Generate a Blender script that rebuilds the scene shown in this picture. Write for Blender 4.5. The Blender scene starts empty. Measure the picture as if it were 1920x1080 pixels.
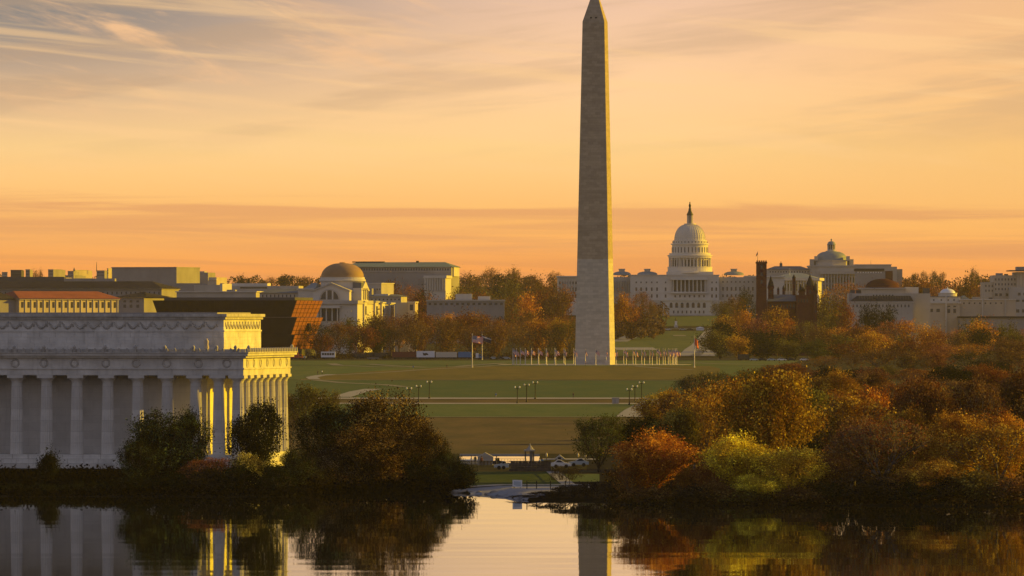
import bpy, math, random
import numpy as np
from mathutils import Vector

S = bpy.context.scene
COL = S.collection
R = math.radians
# ------------------------------------------------------------------ lens facts (long telephoto from a low hill)
F, CX, HY, CH = 12270.0, 960.0, 597.0, 27.5
def X(px, D): return (px - CX) * D / F
def Zp(py, D): return CH - (py - HY) * D / F

cam = bpy.data.cameras.new('camera'); co = bpy.data.objects.new('camera', cam); COL.objects.link(co)
co.location = (0, 0, CH); co.rotation_euler = (R(90) + math.atan((HY - 540) / F), 0, 0)
cam.lens = 36 * F / 1920; cam.sensor_width = 36; cam.clip_start = 1; cam.clip_end = 40000
S.camera = co

# ------------------------------------------------------------------ sun, sky, exposure
SUN_AZ, SUN_EL = R(73), R(15)          # azimuth clockwise from +Y (view direction), elevation
sd_ = bpy.data.lights.new('sun', 'SUN'); so = bpy.data.objects.new('sun', sd_); COL.objects.link(so)
sd_.energy = 5.0; sd_.angle = R(0.5); sd_.color = (1.0, 0.60, 0.0)
so.rotation_euler = (R(90) - SUN_EL, 0, -SUN_AZ + R(180)); so.location = (300, 300, 400)
S.view_settings.view_transform = 'Standard'; S.view_settings.look = 'None'
S.view_settings.exposure = 0.3; S.view_settings.gamma = 1; S.view_settings.use_curve_mapping = False
cy = S.cycles
cy.max_bounces = 5; cy.diffuse_bounces = 2; cy.glossy_bounces = 3; cy.transmission_bounces = 3
cy.volume_bounces = 0; cy.transparent_max_bounces = 4; cy.caustics_reflective = False; cy.caustics_refractive = False
cy.use_denoising = True
cy.use_adaptive_sampling = True; cy.adaptive_threshold = 0.01

def node(nt, typ, **kw):
    n = nt.nodes.new(typ)
    for k, v in kw.items():
        if k in n.inputs: n.inputs[k].default_value = v
        else: setattr(n, k, v)
    return n
def mth(nt, op, a, b=None, c=None, clamp=False):
    n = nt.nodes.new('ShaderNodeMath'); n.operation = op; n.use_clamp = clamp
    for i, v in enumerate((a, b, c)):
        if v is None: continue
        if hasattr(v, 'is_output'): nt.links.new(v, n.inputs[i])
        else: n.inputs[i].default_value = v
    return n.outputs[0]
def mixc(nt, f, a, b, blend='MIX'):
    n = nt.nodes.new('ShaderNodeMix'); n.data_type = 'RGBA'; n.blend_type = blend
    for i, v in ((0, f), (6, a), (7, b)):
        if hasattr(v, 'is_output'): nt.links.new(v, n.inputs[i])
        else: n.inputs[i].default_value = v if i == 0 else (*v[:3], 1)
    return n.outputs[2]
def ramp(nt, fac, stops, interp='LINEAR'):
    n = nt.nodes.new('ShaderNodeValToRGB'); n.color_ramp.interpolation = interp
    e = n.color_ramp.elements
    while len(e) < len(stops): e.new(0.5)
    for el, (p, c) in zip(e, stops):
        el.position = p; el.color = (*c, 1) if len(c) == 3 else c
    nt.links.new(fac, n.inputs[0]); return n.outputs[0]
def smooth(nt, v, a, b):
    n = nt.nodes.new('ShaderNodeMapRange'); n.interpolation_type = 'SMOOTHSTEP'
    nt.links.new(v, n.inputs[0]); n.inputs[1].default_value = a; n.inputs[2].default_value = b
    return n.outputs[0]
def srgb(r, g, b):
    f = lambda c: (c / 255 / 12.92) if c / 255 <= 0.04045 else ((c / 255 + 0.055) / 1.055) ** 2.4
    return (f(r), f(g), f(b))

W = bpy.data.worlds.new('World'); S.world = W; W.use_nodes = True
nt = W.node_tree; nt.nodes.clear()
tc = node(nt, 'ShaderNodeTexCoord'); sx = node(nt, 'ShaderNodeSeparateXYZ')
nt.links.new(tc.outputs['Generated'], sx.inputs[0])
dx, dy, dz = sx.outputs
el = mth(nt, 'MULTIPLY', mth(nt, 'ARCSINE', dz), 57.2958)
az = mth(nt, 'MULTIPLY', mth(nt, 'ARCTAN2', dx, dy), 57.2958)
t = mth(nt, 'SQRT', mth(nt, 'DIVIDE', mth(nt, 'MAXIMUM', el, 0.0), 90.0))
pos = lambda e: math.sqrt(e / 90)
east = ramp(nt, t, [(0.0, srgb(246, 148, 74)), (pos(.42), srgb(249, 158, 78)), (pos(.85), srgb(255, 184, 102)),
                    (pos(1.5), srgb(255, 208, 138)), (pos(2.1), srgb(255, 206, 156)), (pos(2.9), srgb(232, 190, 164)),
                    (pos(6), srgb(176, 146, 112)), (pos(14), srgb(142, 114, 82)), (pos(35), srgb(100, 104, 122)), (1.0, srgb(88, 98, 124))])
west = ramp(nt, t, [(0.0, srgb(192, 168, 154)), (pos(3), srgb(182, 164, 158)), (pos(10), srgb(158, 152, 158)),
                    (pos(25), srgb(122, 126, 144)), (1.0, srgb(88, 98, 124))])
# warm side of the sky is centred a little towards the sun
caz = mth(nt, 'COSINE', mth(nt, 'MULTIPLY', mth(nt, 'SUBTRACT', az, 30.0), 1 / 57.2958))
eastness = smooth(nt, caz, 0.05, 0.80)
sky = mixc(nt, eastness, west, east)
fade = mth(nt, 'MULTIPLY', eastness, smooth(nt, el, 12.0, 4.0))
# cooler, thinner blue-grey to the north (upper left of the view)
cool = mth(nt, 'MULTIPLY', mth(nt, 'MULTIPLY', smooth(nt, el, 1.2, 2.9), smooth(nt, az, 1.2, -4.4)), fade)
sky = mixc(nt, mth(nt, 'MULTIPLY', cool, 1.0), sky, srgb(124, 122, 122))
warm = mth(nt, 'MULTIPLY', mth(nt, 'MULTIPLY', smooth(nt, az, 0.5, 5.0), smooth(nt, el, 0.3, 1.6)), fade)
sky = mixc(nt, mth(nt, 'MULTIPLY', warm, 0.55), sky, srgb(238, 176, 98))
def cloudnoise(su, sv, skew, off, detail=5, rough=0.55, dist=0.6):
    cmb = node(nt, 'ShaderNodeCombineXYZ')
    nt.links.new(mth(nt, 'MULTIPLY', az, su), cmb.inputs[0])
    nt.links.new(mth(nt, 'ADD', mth(nt, 'MULTIPLY', el, sv), mth(nt, 'MULTIPLY', az, skew)), cmb.inputs[1])
    cmb.inputs[2].default_value = off
    n = node(nt, 'ShaderNodeTexNoise', Scale=1.0, Detail=detail, Roughness=rough, Distortion=dist)
    nt.links.new(cmb.outputs[0], n.inputs['Vector']); return n.outputs[0]
# low mauve bank of stratus near the horizon
n1 = cloudnoise(0.30, 6.5, 0.15, 3.1, 8, 0.58, 0.6)
edge = mth(nt, 'ADD', el, mth(nt, 'MULTIPLY', mth(nt, 'SUBTRACT', n1, 0.5), 0.42))
edge = mth(nt, 'ADD', edge, mth(nt, 'MULTIPLY', az, 0.012))
bank = mth(nt, 'MULTIPLY', smooth(nt, edge, 0.46, 0.74), smooth(nt, edge, 1.06, 0.96))
n2 = cloudnoise(0.20, 6.5, 0.0, 8.4, 8, 0.6, 0.6)
bank = mth(nt, 'MULTIPLY', bank, smooth(nt, n2, 0.34, 0.56))
n3 = cloudnoise(0.3, 9.0, 0.3, 1.7, 5, 0.5, 0.4)
low = mth(nt, 'MULTIPLY', smooth(nt, el, 0.72, 0.5), smooth(nt, n3, 0.42, 0.62))
sky = mixc(nt, mth(nt, 'MULTIPLY', mth(nt, 'MULTIPLY', bank, eastness), 0.58), sky, srgb(214, 144, 100))
sky = mixc(nt, mth(nt, 'MULTIPLY', mth(nt, 'MULTIPLY', low, eastness), 0.38), sky, srgb(214, 140, 88))
# high wispy cirrus, bright peach, streaked; and soft grey veils between
n4 = cloudnoise(0.60, 3.0, 0.8, 5.5, 8, 0.60, 0.5)
wis = mth(nt, 'MULTIPLY', smooth(nt, n4, 0.47, 0.70), smooth(nt, el, 1.5, 2.2))
wis = mth(nt, 'MULTIPLY', mth(nt, 'MULTIPLY', wis, smooth(nt, az, 1.5, -3.0)), fade)
sky = mixc(nt, mth(nt, 'MULTIPLY', wis, 0.85), sky, srgb(248, 194, 142))
n5 = cloudnoise(0.28, 2.6, -0.30, 9.9, 7, 0.55, 0.3)
veil = mth(nt, 'MULTIPLY', smooth(nt, n5, 0.44, 0.62), smooth(nt, el, 1.2, 2.0))
sky = mixc(nt, mth(nt, 'MULTIPLY', mth(nt, 'MULTIPLY', veil, fade), 0.42), sky, srgb(188, 154, 124))
n6 = cloudnoise(0.30, 5.0, 0.45, 4.4, 7, 0.56, 0.3)
wis2 = mth(nt, 'MULTIPLY', smooth(nt, n6, 0.48, 0.66), smooth(nt, el, 1.0, 1.8))
sky = mixc(nt, mth(nt, 'MULTIPLY', mth(nt, 'MULTIPLY', wis2, fade), 0.45), sky, srgb(255, 206, 146))
# physical sky underneath it all: same sun direction
nis = node(nt, 'ShaderNodeTexSky', sky_type='NISHITA', sun_disc=False, sun_elevation=SUN_EL, sun_rotation=SUN_AZ)
sky = mixc(nt, 1.0, sky, mixc(nt, 1.0, nis.outputs[0], (0.006, 0.006, 0.006), 'MULTIPLY'), 'ADD')
ground_col = srgb(70, 66, 60)
sky = mixc(nt, smooth(nt, el, -0.4, -1.5), sky, ground_col)
bg = node(nt, 'ShaderNodeBackground', Strength=0.84); nt.links.new(sky, bg.inputs[0])
wo = node(nt, 'ShaderNodeOutputWorld'); nt.links.new(bg.outputs[0], wo.inputs[0])

# ------------------------------------------------------------------ materials
M = {}
def mat(name, col, rough=0.8, var=0.15, vscale=0.3, stain=0.0, courses=None, metal=0.0, spec=0.3, bump=0.0, streak=False):
    m = bpy.data.materials.new(name); m.use_nodes = True; n = m.node_tree
    b = n.nodes['Principled BSDF']; b.inputs['Roughness'].default_value = rough
    b.inputs['Metallic'].default_value = metal; b.inputs['Specular IOR Level'].default_value = spec
    tcn = node(n, 'ShaderNodeTexCoord'); v = tcn.outputs['Object']
    c = None
    if var > 0:
        no = node(n, 'ShaderNodeTexNoise', Scale=vscale, Detail=6, Roughness=0.6); n.links.new(v, no.inputs['Vector'])
        dk = tuple(x * (1 - var) for x in col); lt = tuple(min(1, x * (1 + var)) for x in col)
        c = ramp(n, no.outputs[0], [(0.3, dk), (0.7, lt)])
        if stain > 0:
            mp = node(n, 'ShaderNodeMapping'); mp.inputs['Scale'].default_value = (1.0, 1.0, 0.12)
            n.links.new(v, mp.inputs[0])
            ns = node(n, 'ShaderNodeTexNoise', Scale=vscale * 3, Detail=7, Roughness=0.65); n.links.new(mp.outputs[0], ns.inputs['Vector'])
            f = smooth(n, ns.outputs[0], 0.5, 0.75)
            c = mixc(n, mth(n, 'MULTIPLY', f, stain), c, tuple(x * 0.45 for x in col))
        if streak:
            mp2 = node(n, 'ShaderNodeMapping'); mp2.inputs['Scale'].default_value = (.05, .05, .55); n.links.new(v, mp2.inputs[0])
            n2_ = node(n, 'ShaderNodeTexNoise', Scale=1.0, Detail=8, Roughness=0.7); n.links.new(mp2.outputs[0], n2_.inputs['Vector'])
            c = mixc(n, 1.0, c, ramp(n, n2_.outputs[0], [(0.32, (.86, .86, .87)), (0.68, (1.10, 1.09, 1.08))]), 'MULTIPLY')
        if courses:
            bw, bh, amt = courses
            sxx = node(n, 'ShaderNodeSeparateXYZ'); n.links.new(v, sxx.inputs[0])
            cm = node(n, 'ShaderNodeCombineXYZ')
            n.links.new(mth(n, 'ADD', sxx.outputs[0], sxx.outputs[1]), cm.inputs[0]); n.links.new(sxx.outputs[2], cm.inputs[1])
            br = node(n, 'ShaderNodeTexBrick', Scale=1.0)
            br.inputs['Brick Width'].default_value = bw; br.inputs['Row Height'].default_value = bh
            br.inputs['Mortar Size'].default_value = 0.02 * bh; br.inputs['Color1'].default_value = (1, 1, 1, 1)
            br.inputs['Color2'].default_value = (1 - amt, 1 - amt, 1 - amt, 1); br.inputs['Mortar'].default_value = (1 - amt * 1.6,) * 3 + (1,)
            n.links.new(cm.outputs[0], br.inputs['Vector'])
            c = mixc(n, 1.0, c, br.outputs[0], 'MULTIPLY')
        n.links.new(c, b.inputs['Base Color'])
        if bump > 0:
            bn = node(n, 'ShaderNodeBump', Strength=0.5, Distance=bump); n.links.new(no.outputs[0], bn.inputs['Height'])
            n.links.new(bn.outputs[0], b.inputs['Normal'])
    else:
        b.inputs['Base Color'].default_value = (*col, 1)
    M[name] = m; return m
mat('marble', (.62, .60, .565), .75, .20, .35, .45, (2.6, 1.15, .14), bump=.05)
mat('marble_column', (.66, .635, .60), .75, .10, .5, .12, (40, 1.9, .20), bump=.03)
mat('marble_carved', (.44, .42, .39), .85, .30, .9, .6, bump=.12)  # darker than marble: mottled stains, plus cornice shadow lines put into the colour
mat('marble_wall', (.72, .70, .67), .8, .15, .2, .25, (3.2, 1.3, .12))
mat('monument_low', (.57, .525, .455), .85, .06, .8, .10, (2.4, 1.22, .20), streak=True)
mat('monument_high', (.45, .37, .28), .85, .06, .8, .12, (2.4, 1.22, .22), streak=True)
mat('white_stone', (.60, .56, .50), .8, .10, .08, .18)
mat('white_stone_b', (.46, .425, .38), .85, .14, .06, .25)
mat('dome_iron', (.68, .62, .53), .6, .05, .2, .05)
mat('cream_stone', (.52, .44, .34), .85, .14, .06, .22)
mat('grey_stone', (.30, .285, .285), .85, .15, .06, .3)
mat('dark_grey', (.10, .10, .11), .9, .2, .05, spec=.1)
mat('grey_roof', (.15, .165, .19), .9, .2, .05, spec=.08)
mat('slate_roof', (.045, .042, .05), .95, .3, .05, .3, spec=.05)
mat('green_roof', (.15, .21, .21), .7, .12, .03)
mat('copper_green', (.22, .255, .265), .6, .12, .05)
mat('tile_roof', (.26, .075, .04), .8, .22, .15)
mat('tan_dome', (.33, .20, .105), .7, .15, .1)
mat('red_brick', (.125, .034, .027), .85, .2, .25, .2, (.8, .3, .15))
mat('red_dome', (.075, .028, .026), .9, .15, .1, spec=.05)
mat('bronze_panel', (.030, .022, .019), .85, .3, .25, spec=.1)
mat('bronze_lit', (.30, .105, .04), .55, .25, .3, metal=.1)  # sunlit copy of the dark panel bronze, sunlight put into the colour
mat('bronze_statue', (.05, .055, .045), .6, .2, .4)
mat('glass', (.025, .03, .04), .15, .0, spec=.6)
mat('iron', (.015, .016, .015), .5, .0)
mat('pole_metal', (.50, .46, .44), .4, .0, metal=.3)
mat('white_globe', (.82, .78, .68), .3, .0)
mat('concrete', (.36, .34, .32), .9, .14, .4)
mat('gravel', (.19, .18, .15), .9, .2, .2)
mat('pale_walk', (.31, .30, .32), .9, .12, .2)
mat('asphalt', (.085, .085, .09), .9, .15, .2)
mat('pale_paving', (.26, .26, .28), .9, .15, .3)
mat('dark_stone', (.10, .085, .075), .9, .25, .6, courses=(.9, .35, .3))
mat('white_paint', (.75, .75, .76), .45, .0)
mat('cream_paint', (.58, .52, .42), .5, .0)
mat('maroon_paint', (.14, .03, .03), .45, .0)
mat('red_paint', (.50, .09, .05), .45, .0)
mat('blue_paint', (.06, .18, .38), .45, .0)
mat('silver_paint', (.38, .45, .52), .35, .0, metal=.3)
mat('dark_paint', (.03, .03, .035), .35, .0)
mat('orange_paint', (.62, .17, .04), .5, .0)
mat('tyre', (.02, .02, .02), .9, .0)
mat('lamp_glass', (.7, .6, .4), .3, .0)
mat('bark', (.055, .042, .034), .9, .25, 1.2)
mat('bark_pale', (.13, .105, .085), .9, .25, 1.2)
mat('rock', (.23, .21, .19), .9, .25, .8)

def grass_mat(name, c1, c2, sc=0.03, streak=6.0):
    m = bpy.data.materials.new(name); m.use_nodes = True; n = m.node_tree; b = n.nodes['Principled BSDF']
    b.inputs['Roughness'].default_value = 1; b.inputs['Specular IOR Level'].default_value = .05
    g = node(n, 'ShaderNodeNewGeometry')
    mp = node(n, 'ShaderNodeMapping'); mp.inputs['Scale'].default_value = (1, 1 / streak, 1); n.links.new(g.outputs['Position'], mp.inputs[0])
    a = node(n, 'ShaderNodeTexNoise', Scale=sc * 3, Detail=8, Roughness=0.65); n.links.new(mp.outputs[0], a.inputs['Vector'])
    c = ramp(n, a.outputs[0], [(0.35, c1), (0.65, c2)])
    a2 = node(n, 'ShaderNodeTexNoise', Scale=1.1, Detail=3); n.links.new(g.outputs['Position'], a2.inputs['Vector'])
    c = mixc(n, 0.5, c, ramp(n, a2.outputs[0], [(0.3, (.55, .55, .55)), (0.7, (1.25, 1.25, 1.25))]), 'MULTIPLY')
    n.links.new(c, b.inputs['Base Color']); M[name] = m; return m
grass_mat('earth', (.030, .030, .014), (.055, .05, .022))
grass_mat('shaded_bank_earth', (.006, .006, .005), (.014, .013, .010))
grass_mat('grass_green', (.085, .130, .050), (.120, .150, .058))
grass_mat('grass_deep', (.066, .112, .050), (.092, .124, .052))
grass_mat('grass_tan', (.115, .108, .038), (.170, .138, .045))
grass_mat('grass_brown', (.092, .080, .038), (.150, .110, .052))
grass_mat('grass_mall', (.085, .120, .050), (.12, .145, .060))
grass_mat('grass_bank', (.035, .062, .018), (.060, .085, .024))

def leaf_mat(name, trans=0.25, fleck=1.0, lo=0.62):
    m = bpy.data.materials.new(name); m.use_nodes = True; n = m.node_tree; n.nodes.clear()
    oi = node(n, 'ShaderNodeObjectInfo'); at = node(n, 'ShaderNodeAttribute', attribute_name='tint')
    hsv = node(n, 'ShaderNodeHueSaturation'); n.links.new(oi.outputs['Color'], hsv.inputs['Color'])
    n.links.new(mth(n, 'MULTIPLY_ADD', at.outputs['Fac'], 0.075, 0.4625), hsv.inputs['Hue'])
    tv = mth(n, 'MULTIPLY_ADD', at.outputs['Fac'], 1.0, 0.42); tv = mth(n, 'ADD', tv, mth(n, 'MULTIPLY', smooth(n, at.outputs['Fac'], lo, 0.92), fleck))
    n.links.new(tv, hsv.inputs['Value'])
    d = node(n, 'ShaderNodeBsdfDiffuse'); tr = node(n, 'ShaderNodeBsdfTranslucent')
    n.links.new(hsv.outputs[0], d.inputs[0]); n.links.new(hsv.outputs[0], tr.inputs[0])
    mx = node(n, 'ShaderNodeMixShader'); mx.inputs[0].default_value = trans
    n.links.new(d.outputs[0], mx.inputs[1]); n.links.new(tr.outputs[0], mx.inputs[2])
    o = node(n, 'ShaderNodeOutputMaterial'); n.links.new(mx.outputs[0], o.inputs[0]); M[name] = m; return m
leaf_mat('leaf', 0.25, 1.0); leaf_mat('leaf_flecked', 0.2, 7.0, 0.55)  # bright flecks put sunlit leaf highlights into the colour

def flag_mat(name, kind):
    m = bpy.data.materials.new(name); m.use_nodes = True; n = m.node_tree; b = n.nodes['Principled BSDF']
    b.inputs['Roughness'].default_value = .8
    uv = node(n, 'ShaderNodeTexCoord'); s = node(n, 'ShaderNodeSeparateXYZ'); n.links.new(uv.outputs['UV'], s.inputs[0])
    u, v = s.outputs[0], s.outputs[1]
    if kind == 'usa':
        st = mth(n, 'LESS_THAN', mth(n, 'MODULO', mth(n, 'MULTIPLY', v, 13), 2.0), 1.0)
        c = mixc(n, st, (.78, .75, .72), (.55, .03, .04))
        cant = mth(n, 'MULTIPLY', mth(n, 'LESS_THAN', u, .4), mth(n, 'GREATER_THAN', v, .46))
        fu = mth(n, 'SUBTRACT', mth(n, 'FRACT', mth(n, 'MULTIPLY', u, 15)), .5); fv = mth(n, 'SUBTRACT', mth(n, 'FRACT', mth(n, 'MULTIPLY', v, 10)), .5)
        star = mth(n, 'LESS_THAN', mth(n, 'ADD', mth(n, 'MULTIPLY', fu, fu), mth(n, 'MULTIPLY', fv, fv)), .07)
        c = mixc(n, cant, c, mixc(n, star, (.03, .04, .16), (.75, .75, .75)))
    elif kind == 'navy':
        st = mth(n, 'MULTIPLY', mth(n, 'GREATER_THAN', v, .62), mth(n, 'LESS_THAN', v, .85))
        c = mixc(n, st, (.025, .022, .07), (.55, .52, .55))
    else:
        st = mth(n, 'LESS_THAN', mth(n, 'MODULO', mth(n, 'MULTIPLY', v, 7), 2.0), 1.0)
        c = mixc(n, st, (.70, .22, .08), (.60, .06, .03))
    n.links.new(c, b.inputs['Base Color']); M[name] = m; return m
flag_mat('flag_stripes', 'usa'); flag_mat('flag_navy', 'navy'); flag_mat('flag_red', 'red')

wm = bpy.data.materials.new('water'); wm.use_nodes = True; b = wm.node_tree.nodes['Principled BSDF']
b.inputs['Base Color'].default_value = (.010, .011, .010, 1); b.inputs['Roughness'].default_value = 0.02; b.inputs['IOR'].default_value = 1.333
M['water'] = wm

# ------------------------------------------------------------------ mesh helpers
class MB:
    def __init__(s): s.v = []; s.f = []; s.sm = []
    def add(s, vs, fs, smooth=False):
        o = len(s.v); s.v += vs; s.f += [tuple(i + o for i in f) for f in fs]; s.sm += [smooth] * len(fs); return s
    def box(s, x0, x1, y0, y1, z0, z1, taper=0.0):
        if x0 > x1: x0, x1 = x1, x0
        if y0 > y1: y0, y1 = y1, y0
        if z0 > z1: z0, z1 = z1, z0
        t = taper
        return s.add([(x0, y0, z0), (x1, y0, z0), (x1, y1, z0), (x0, y1, z0), (x0 + t, y0 + t, z1), (x1 - t, y0 + t, z1), (x1 - t, y1 - t, z1), (x0 + t, y1 - t, z1)],
                     [(3, 2, 1, 0), (4, 5, 6, 7), (0, 1, 5, 4), (1, 2, 6, 5), (2, 3, 7, 6), (3, 0, 4, 7)])
    def hip(s, x0, x1, y0, y1, z0, z1, ins=None):
        h = (y1 - y0) / 2; ins = h if ins is None else ins; ym = (y0 + y1) / 2
        return s.add([(x0, y0, z0), (x1, y0, z0), (x1, y1, z0), (x0, y1, z0), (x0 + ins, ym, z1), (x1 - ins, ym, z1)],
                     [(3, 2, 1, 0), (0, 1, 5, 4), (1, 2, 5), (2, 3, 4, 5), (3, 0, 4)])
    def gable(s, x0, x1, y0, y1, z0, z1):            # ridge runs along y, gable faces the camera
        xm = (x0 + x1) / 2
        return s.add([(x0, y0, z0), (x1, y0, z0), (xm, y0, z1), (x0, y1, z0), (x1, y1, z0), (xm, y1, z1)],
                     [(0, 1, 2), (5, 4, 3), (0, 2, 5, 3), (1, 4, 5, 2), (0, 3, 4, 1)])
    def lathe(s, prof, cx=0, cy=0, n=24, smooth=True, z=0, flute=0):
        m = len(prof); vs = []
        for (r, h) in prof:
            for i in range(n):
                a = 2 * math.pi * i / n
                rr = r * (1 - flute * (1 if i % 2 else 0))
                vs.append((cx + rr * math.cos(a), cy + rr * math.sin(a), z + h))
        fs = [(j * n + i, j * n + (i + 1) % n, (j + 1) * n + (i + 1) % n, (j + 1) * n + i) for j in range(m - 1) for i in range(n)]
        s.add(vs, fs, smooth)
        s.add([vs[i] for i in range(n)], [tuple(range(n - 1, -1, -1))]); s.add([vs[(m - 1) * n + i] for i in range(n)], [tuple(range(n))]); return s
    def cyl(s, cx, cy, z0, z1, r0, r1=None, n=8, smooth=True):
        return s.lathe([(r0, z0), (r0 if r1 is None else r1, z1)], cx, cy, n, smooth)
    def tube(s, p, q, r0, r1, n=5):
        p, q = Vector(p), Vector(q); d = (q - p)
        if d.length < 1e-6: return s
        d.normalize(); a = d.orthogonal().normalized(); b2 = d.cross(a)
        vs = []
        for (c, r) in ((p, r0), (q, r1)):
            for i in range(n):
                w = 2 * math.pi * i / n; k = c + a * (r * math.cos(w)) + b2 * (r * math.sin(w)); vs.append(tuple(k))
        return s.add(vs, [(i, (i + 1) % n, n + (i + 1) % n, n + i) for i in range(n)] + [tuple(range(n - 1, -1, -1)), tuple(range(n, 2 * n))], True)
    def prism(s, poly, y0, y1):                      # outline in x,z extruded along y
        n = len(poly)
        return s.add([(x, y0, z) for x, z in poly] + [(x, y1, z) for x, z in poly],
                     [tuple(range(n)), tuple(range(2 * n - 1, n - 1, -1))] + [(i, i + n, (i + 1) % n + n, (i + 1) % n) for i in range(n)])
    def mesh(s, name):
        me = bpy.data.meshes.new(name); me.from_pydata(s.v, [], s.f)
        me.polygons.foreach_set('use_smooth', s.sm); me.update(); return me
def link(name, me, m, parent=None, **props):
    o = bpy.data.objects.new(name, me); COL.objects.link(o)
    if m is not None and not me.materials: me.materials.append(M[m] if isinstance(m, str) else m)
    if parent: o.parent = parent
    for k, v in props.items(): o[k] = v
    return o
def empty(name, loc, rot, label, cat, group=None):
    o = bpy.data.objects.new(name, None); COL.objects.link(o); o.location = loc; o.rotation_euler = (0, 0, rot)
    o.empty_display_size = 1; o['label'] = label; o['category'] = cat
    if group: o['group'] = group
    return o
def copy_tree(root):
    c = root.copy(); COL.objects.link(c)
    for ch in root.children:
        d = ch.copy(); COL.objects.link(d); d.parent = c
        for g in ch.children:
            e = g.copy(); COL.objects.link(e); e.parent = d
    return c

# ------------------------------------------------------------------ terrain
KD = [0, 1060, 1340, 2000, 2700, 2900, 3050, 3400, 4000, 4400, 4700, 5050, 5230, 5600, 6200, 7000, 8000, 9500, 14000]
KZ = [.5, .9, 1.0, 3.0, 5.6, 6.5, 6.5, 6.0, 6.5, 9, 13, 20, 30, 34, 44, 58, 66, 72, 75]
SP = [-4000, 200, 540, 600, 800, 880, 930, 980, 1125, 1175, 1300, 1550, 1750, 1960, 2400, 6000]
SD = [1010, 1010, 1008, 1036, 1042, 1026, 1018, 990, 982, 968, 962, 960, 957, 955, 955, 955]
def shore(px): return float(np.interp(px, SP, SD))
def gz(x, y):
    px = CX + x * F / max(y, 1)
    s = shore(px); b = float(np.interp(y, KD, KZ))
    hump = 1.35 * max(0, min(1, (600 - px) / 60)) * max(0, min(1, (1200 - y) / 30)) * max(0, min(1, (y - 1040) / 40))
    b += hump
    tt = (y - s) / 22
    if tt < 0: return -2.2 * min(1, -tt * 2)
    return b * min(1, tt ** .7 if tt < 1 else 1) if tt < 1 else b
def gp(px, D): x = X(px, D); return (x, D, gz(x, D))
_DD = np.concatenate([np.arange(900, 5300, 4.0)])
_YY = np.array([HY + F * (CH - float(np.interp(d, KD, KZ))) / d for d in _DD])
def Dg(py):                                           # distance at which open ground shows at this height in the photo
    i = int(np.argmax(_YY <= py)); return float(_DD[i])
def grid(name, rows, cols, zf, m, props):
    vs = []; fs = []; nc = len(cols)
    for D in rows:
        for px in cols:
            x = X(px, D); vs.append((x, D, zf(x, D)))
    for j in range(len(rows) - 1):
        for i in range(nc - 1): fs.append((j * nc + i, j * nc + i + 1, (j + 1) * nc + i + 1, (j + 1) * nc + i))
    mb = MB(); mb.add(vs, fs, False)
    return link(name, mb.mesh(name), m, None, **props)
ST = {'kind': 'structure'}
rows = sorted(set([600, 800, 900, 940, 960] + list(range(966, 1110, 4)) + list(range(1110, 1210, 8)) + KD[1:] + list(range(1250, 3000, 75)) + list(range(3000, 9500, 200)) + [11000]))
cols = [-3000, -1800, -1000, -600] + list(range(-300, 2240, 20)) + [2500, 3000, 4000, 5000]
g = grid('ground', rows, cols, gz, 'earth', ST)
# bank soil by the water: own slot, its deep shade put into the colour
g.data.materials.append(M['shaded_bank_earth'])
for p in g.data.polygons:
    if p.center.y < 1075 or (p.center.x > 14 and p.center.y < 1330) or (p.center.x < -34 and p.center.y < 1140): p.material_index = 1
# the pond: one sheet with very long, millimetre-low swell
rs = np.random.RandomState(4)
waves = [(rs.uniform(7, 26), rs.uniform(-.5, .5), rs.uniform(0, 6.28), rs.uniform(.5, 1)) for _ in range(26)]
def wz(x, y):
    z = 0
    for (L, a, ph, am) in waves:
        k = 6.283 / L; z += am * 0.00050 * L / 12 * math.sin(k * (math.cos(a) * y + math.sin(a) * .35 * x) + ph)
    return z
wr = [250, 450, 600, 650] + list(np.arange(680, 1062, 2.0)); wc = [-3000, -1500, -500] + list(range(-100, 2040, 24)) + [2400, 3400, 5000]
wat = grid('water', wr, wc, wz, 'water', ST)
wat.data.polygons.foreach_set('use_smooth', [True] * len(wat.data.polygons))

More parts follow.
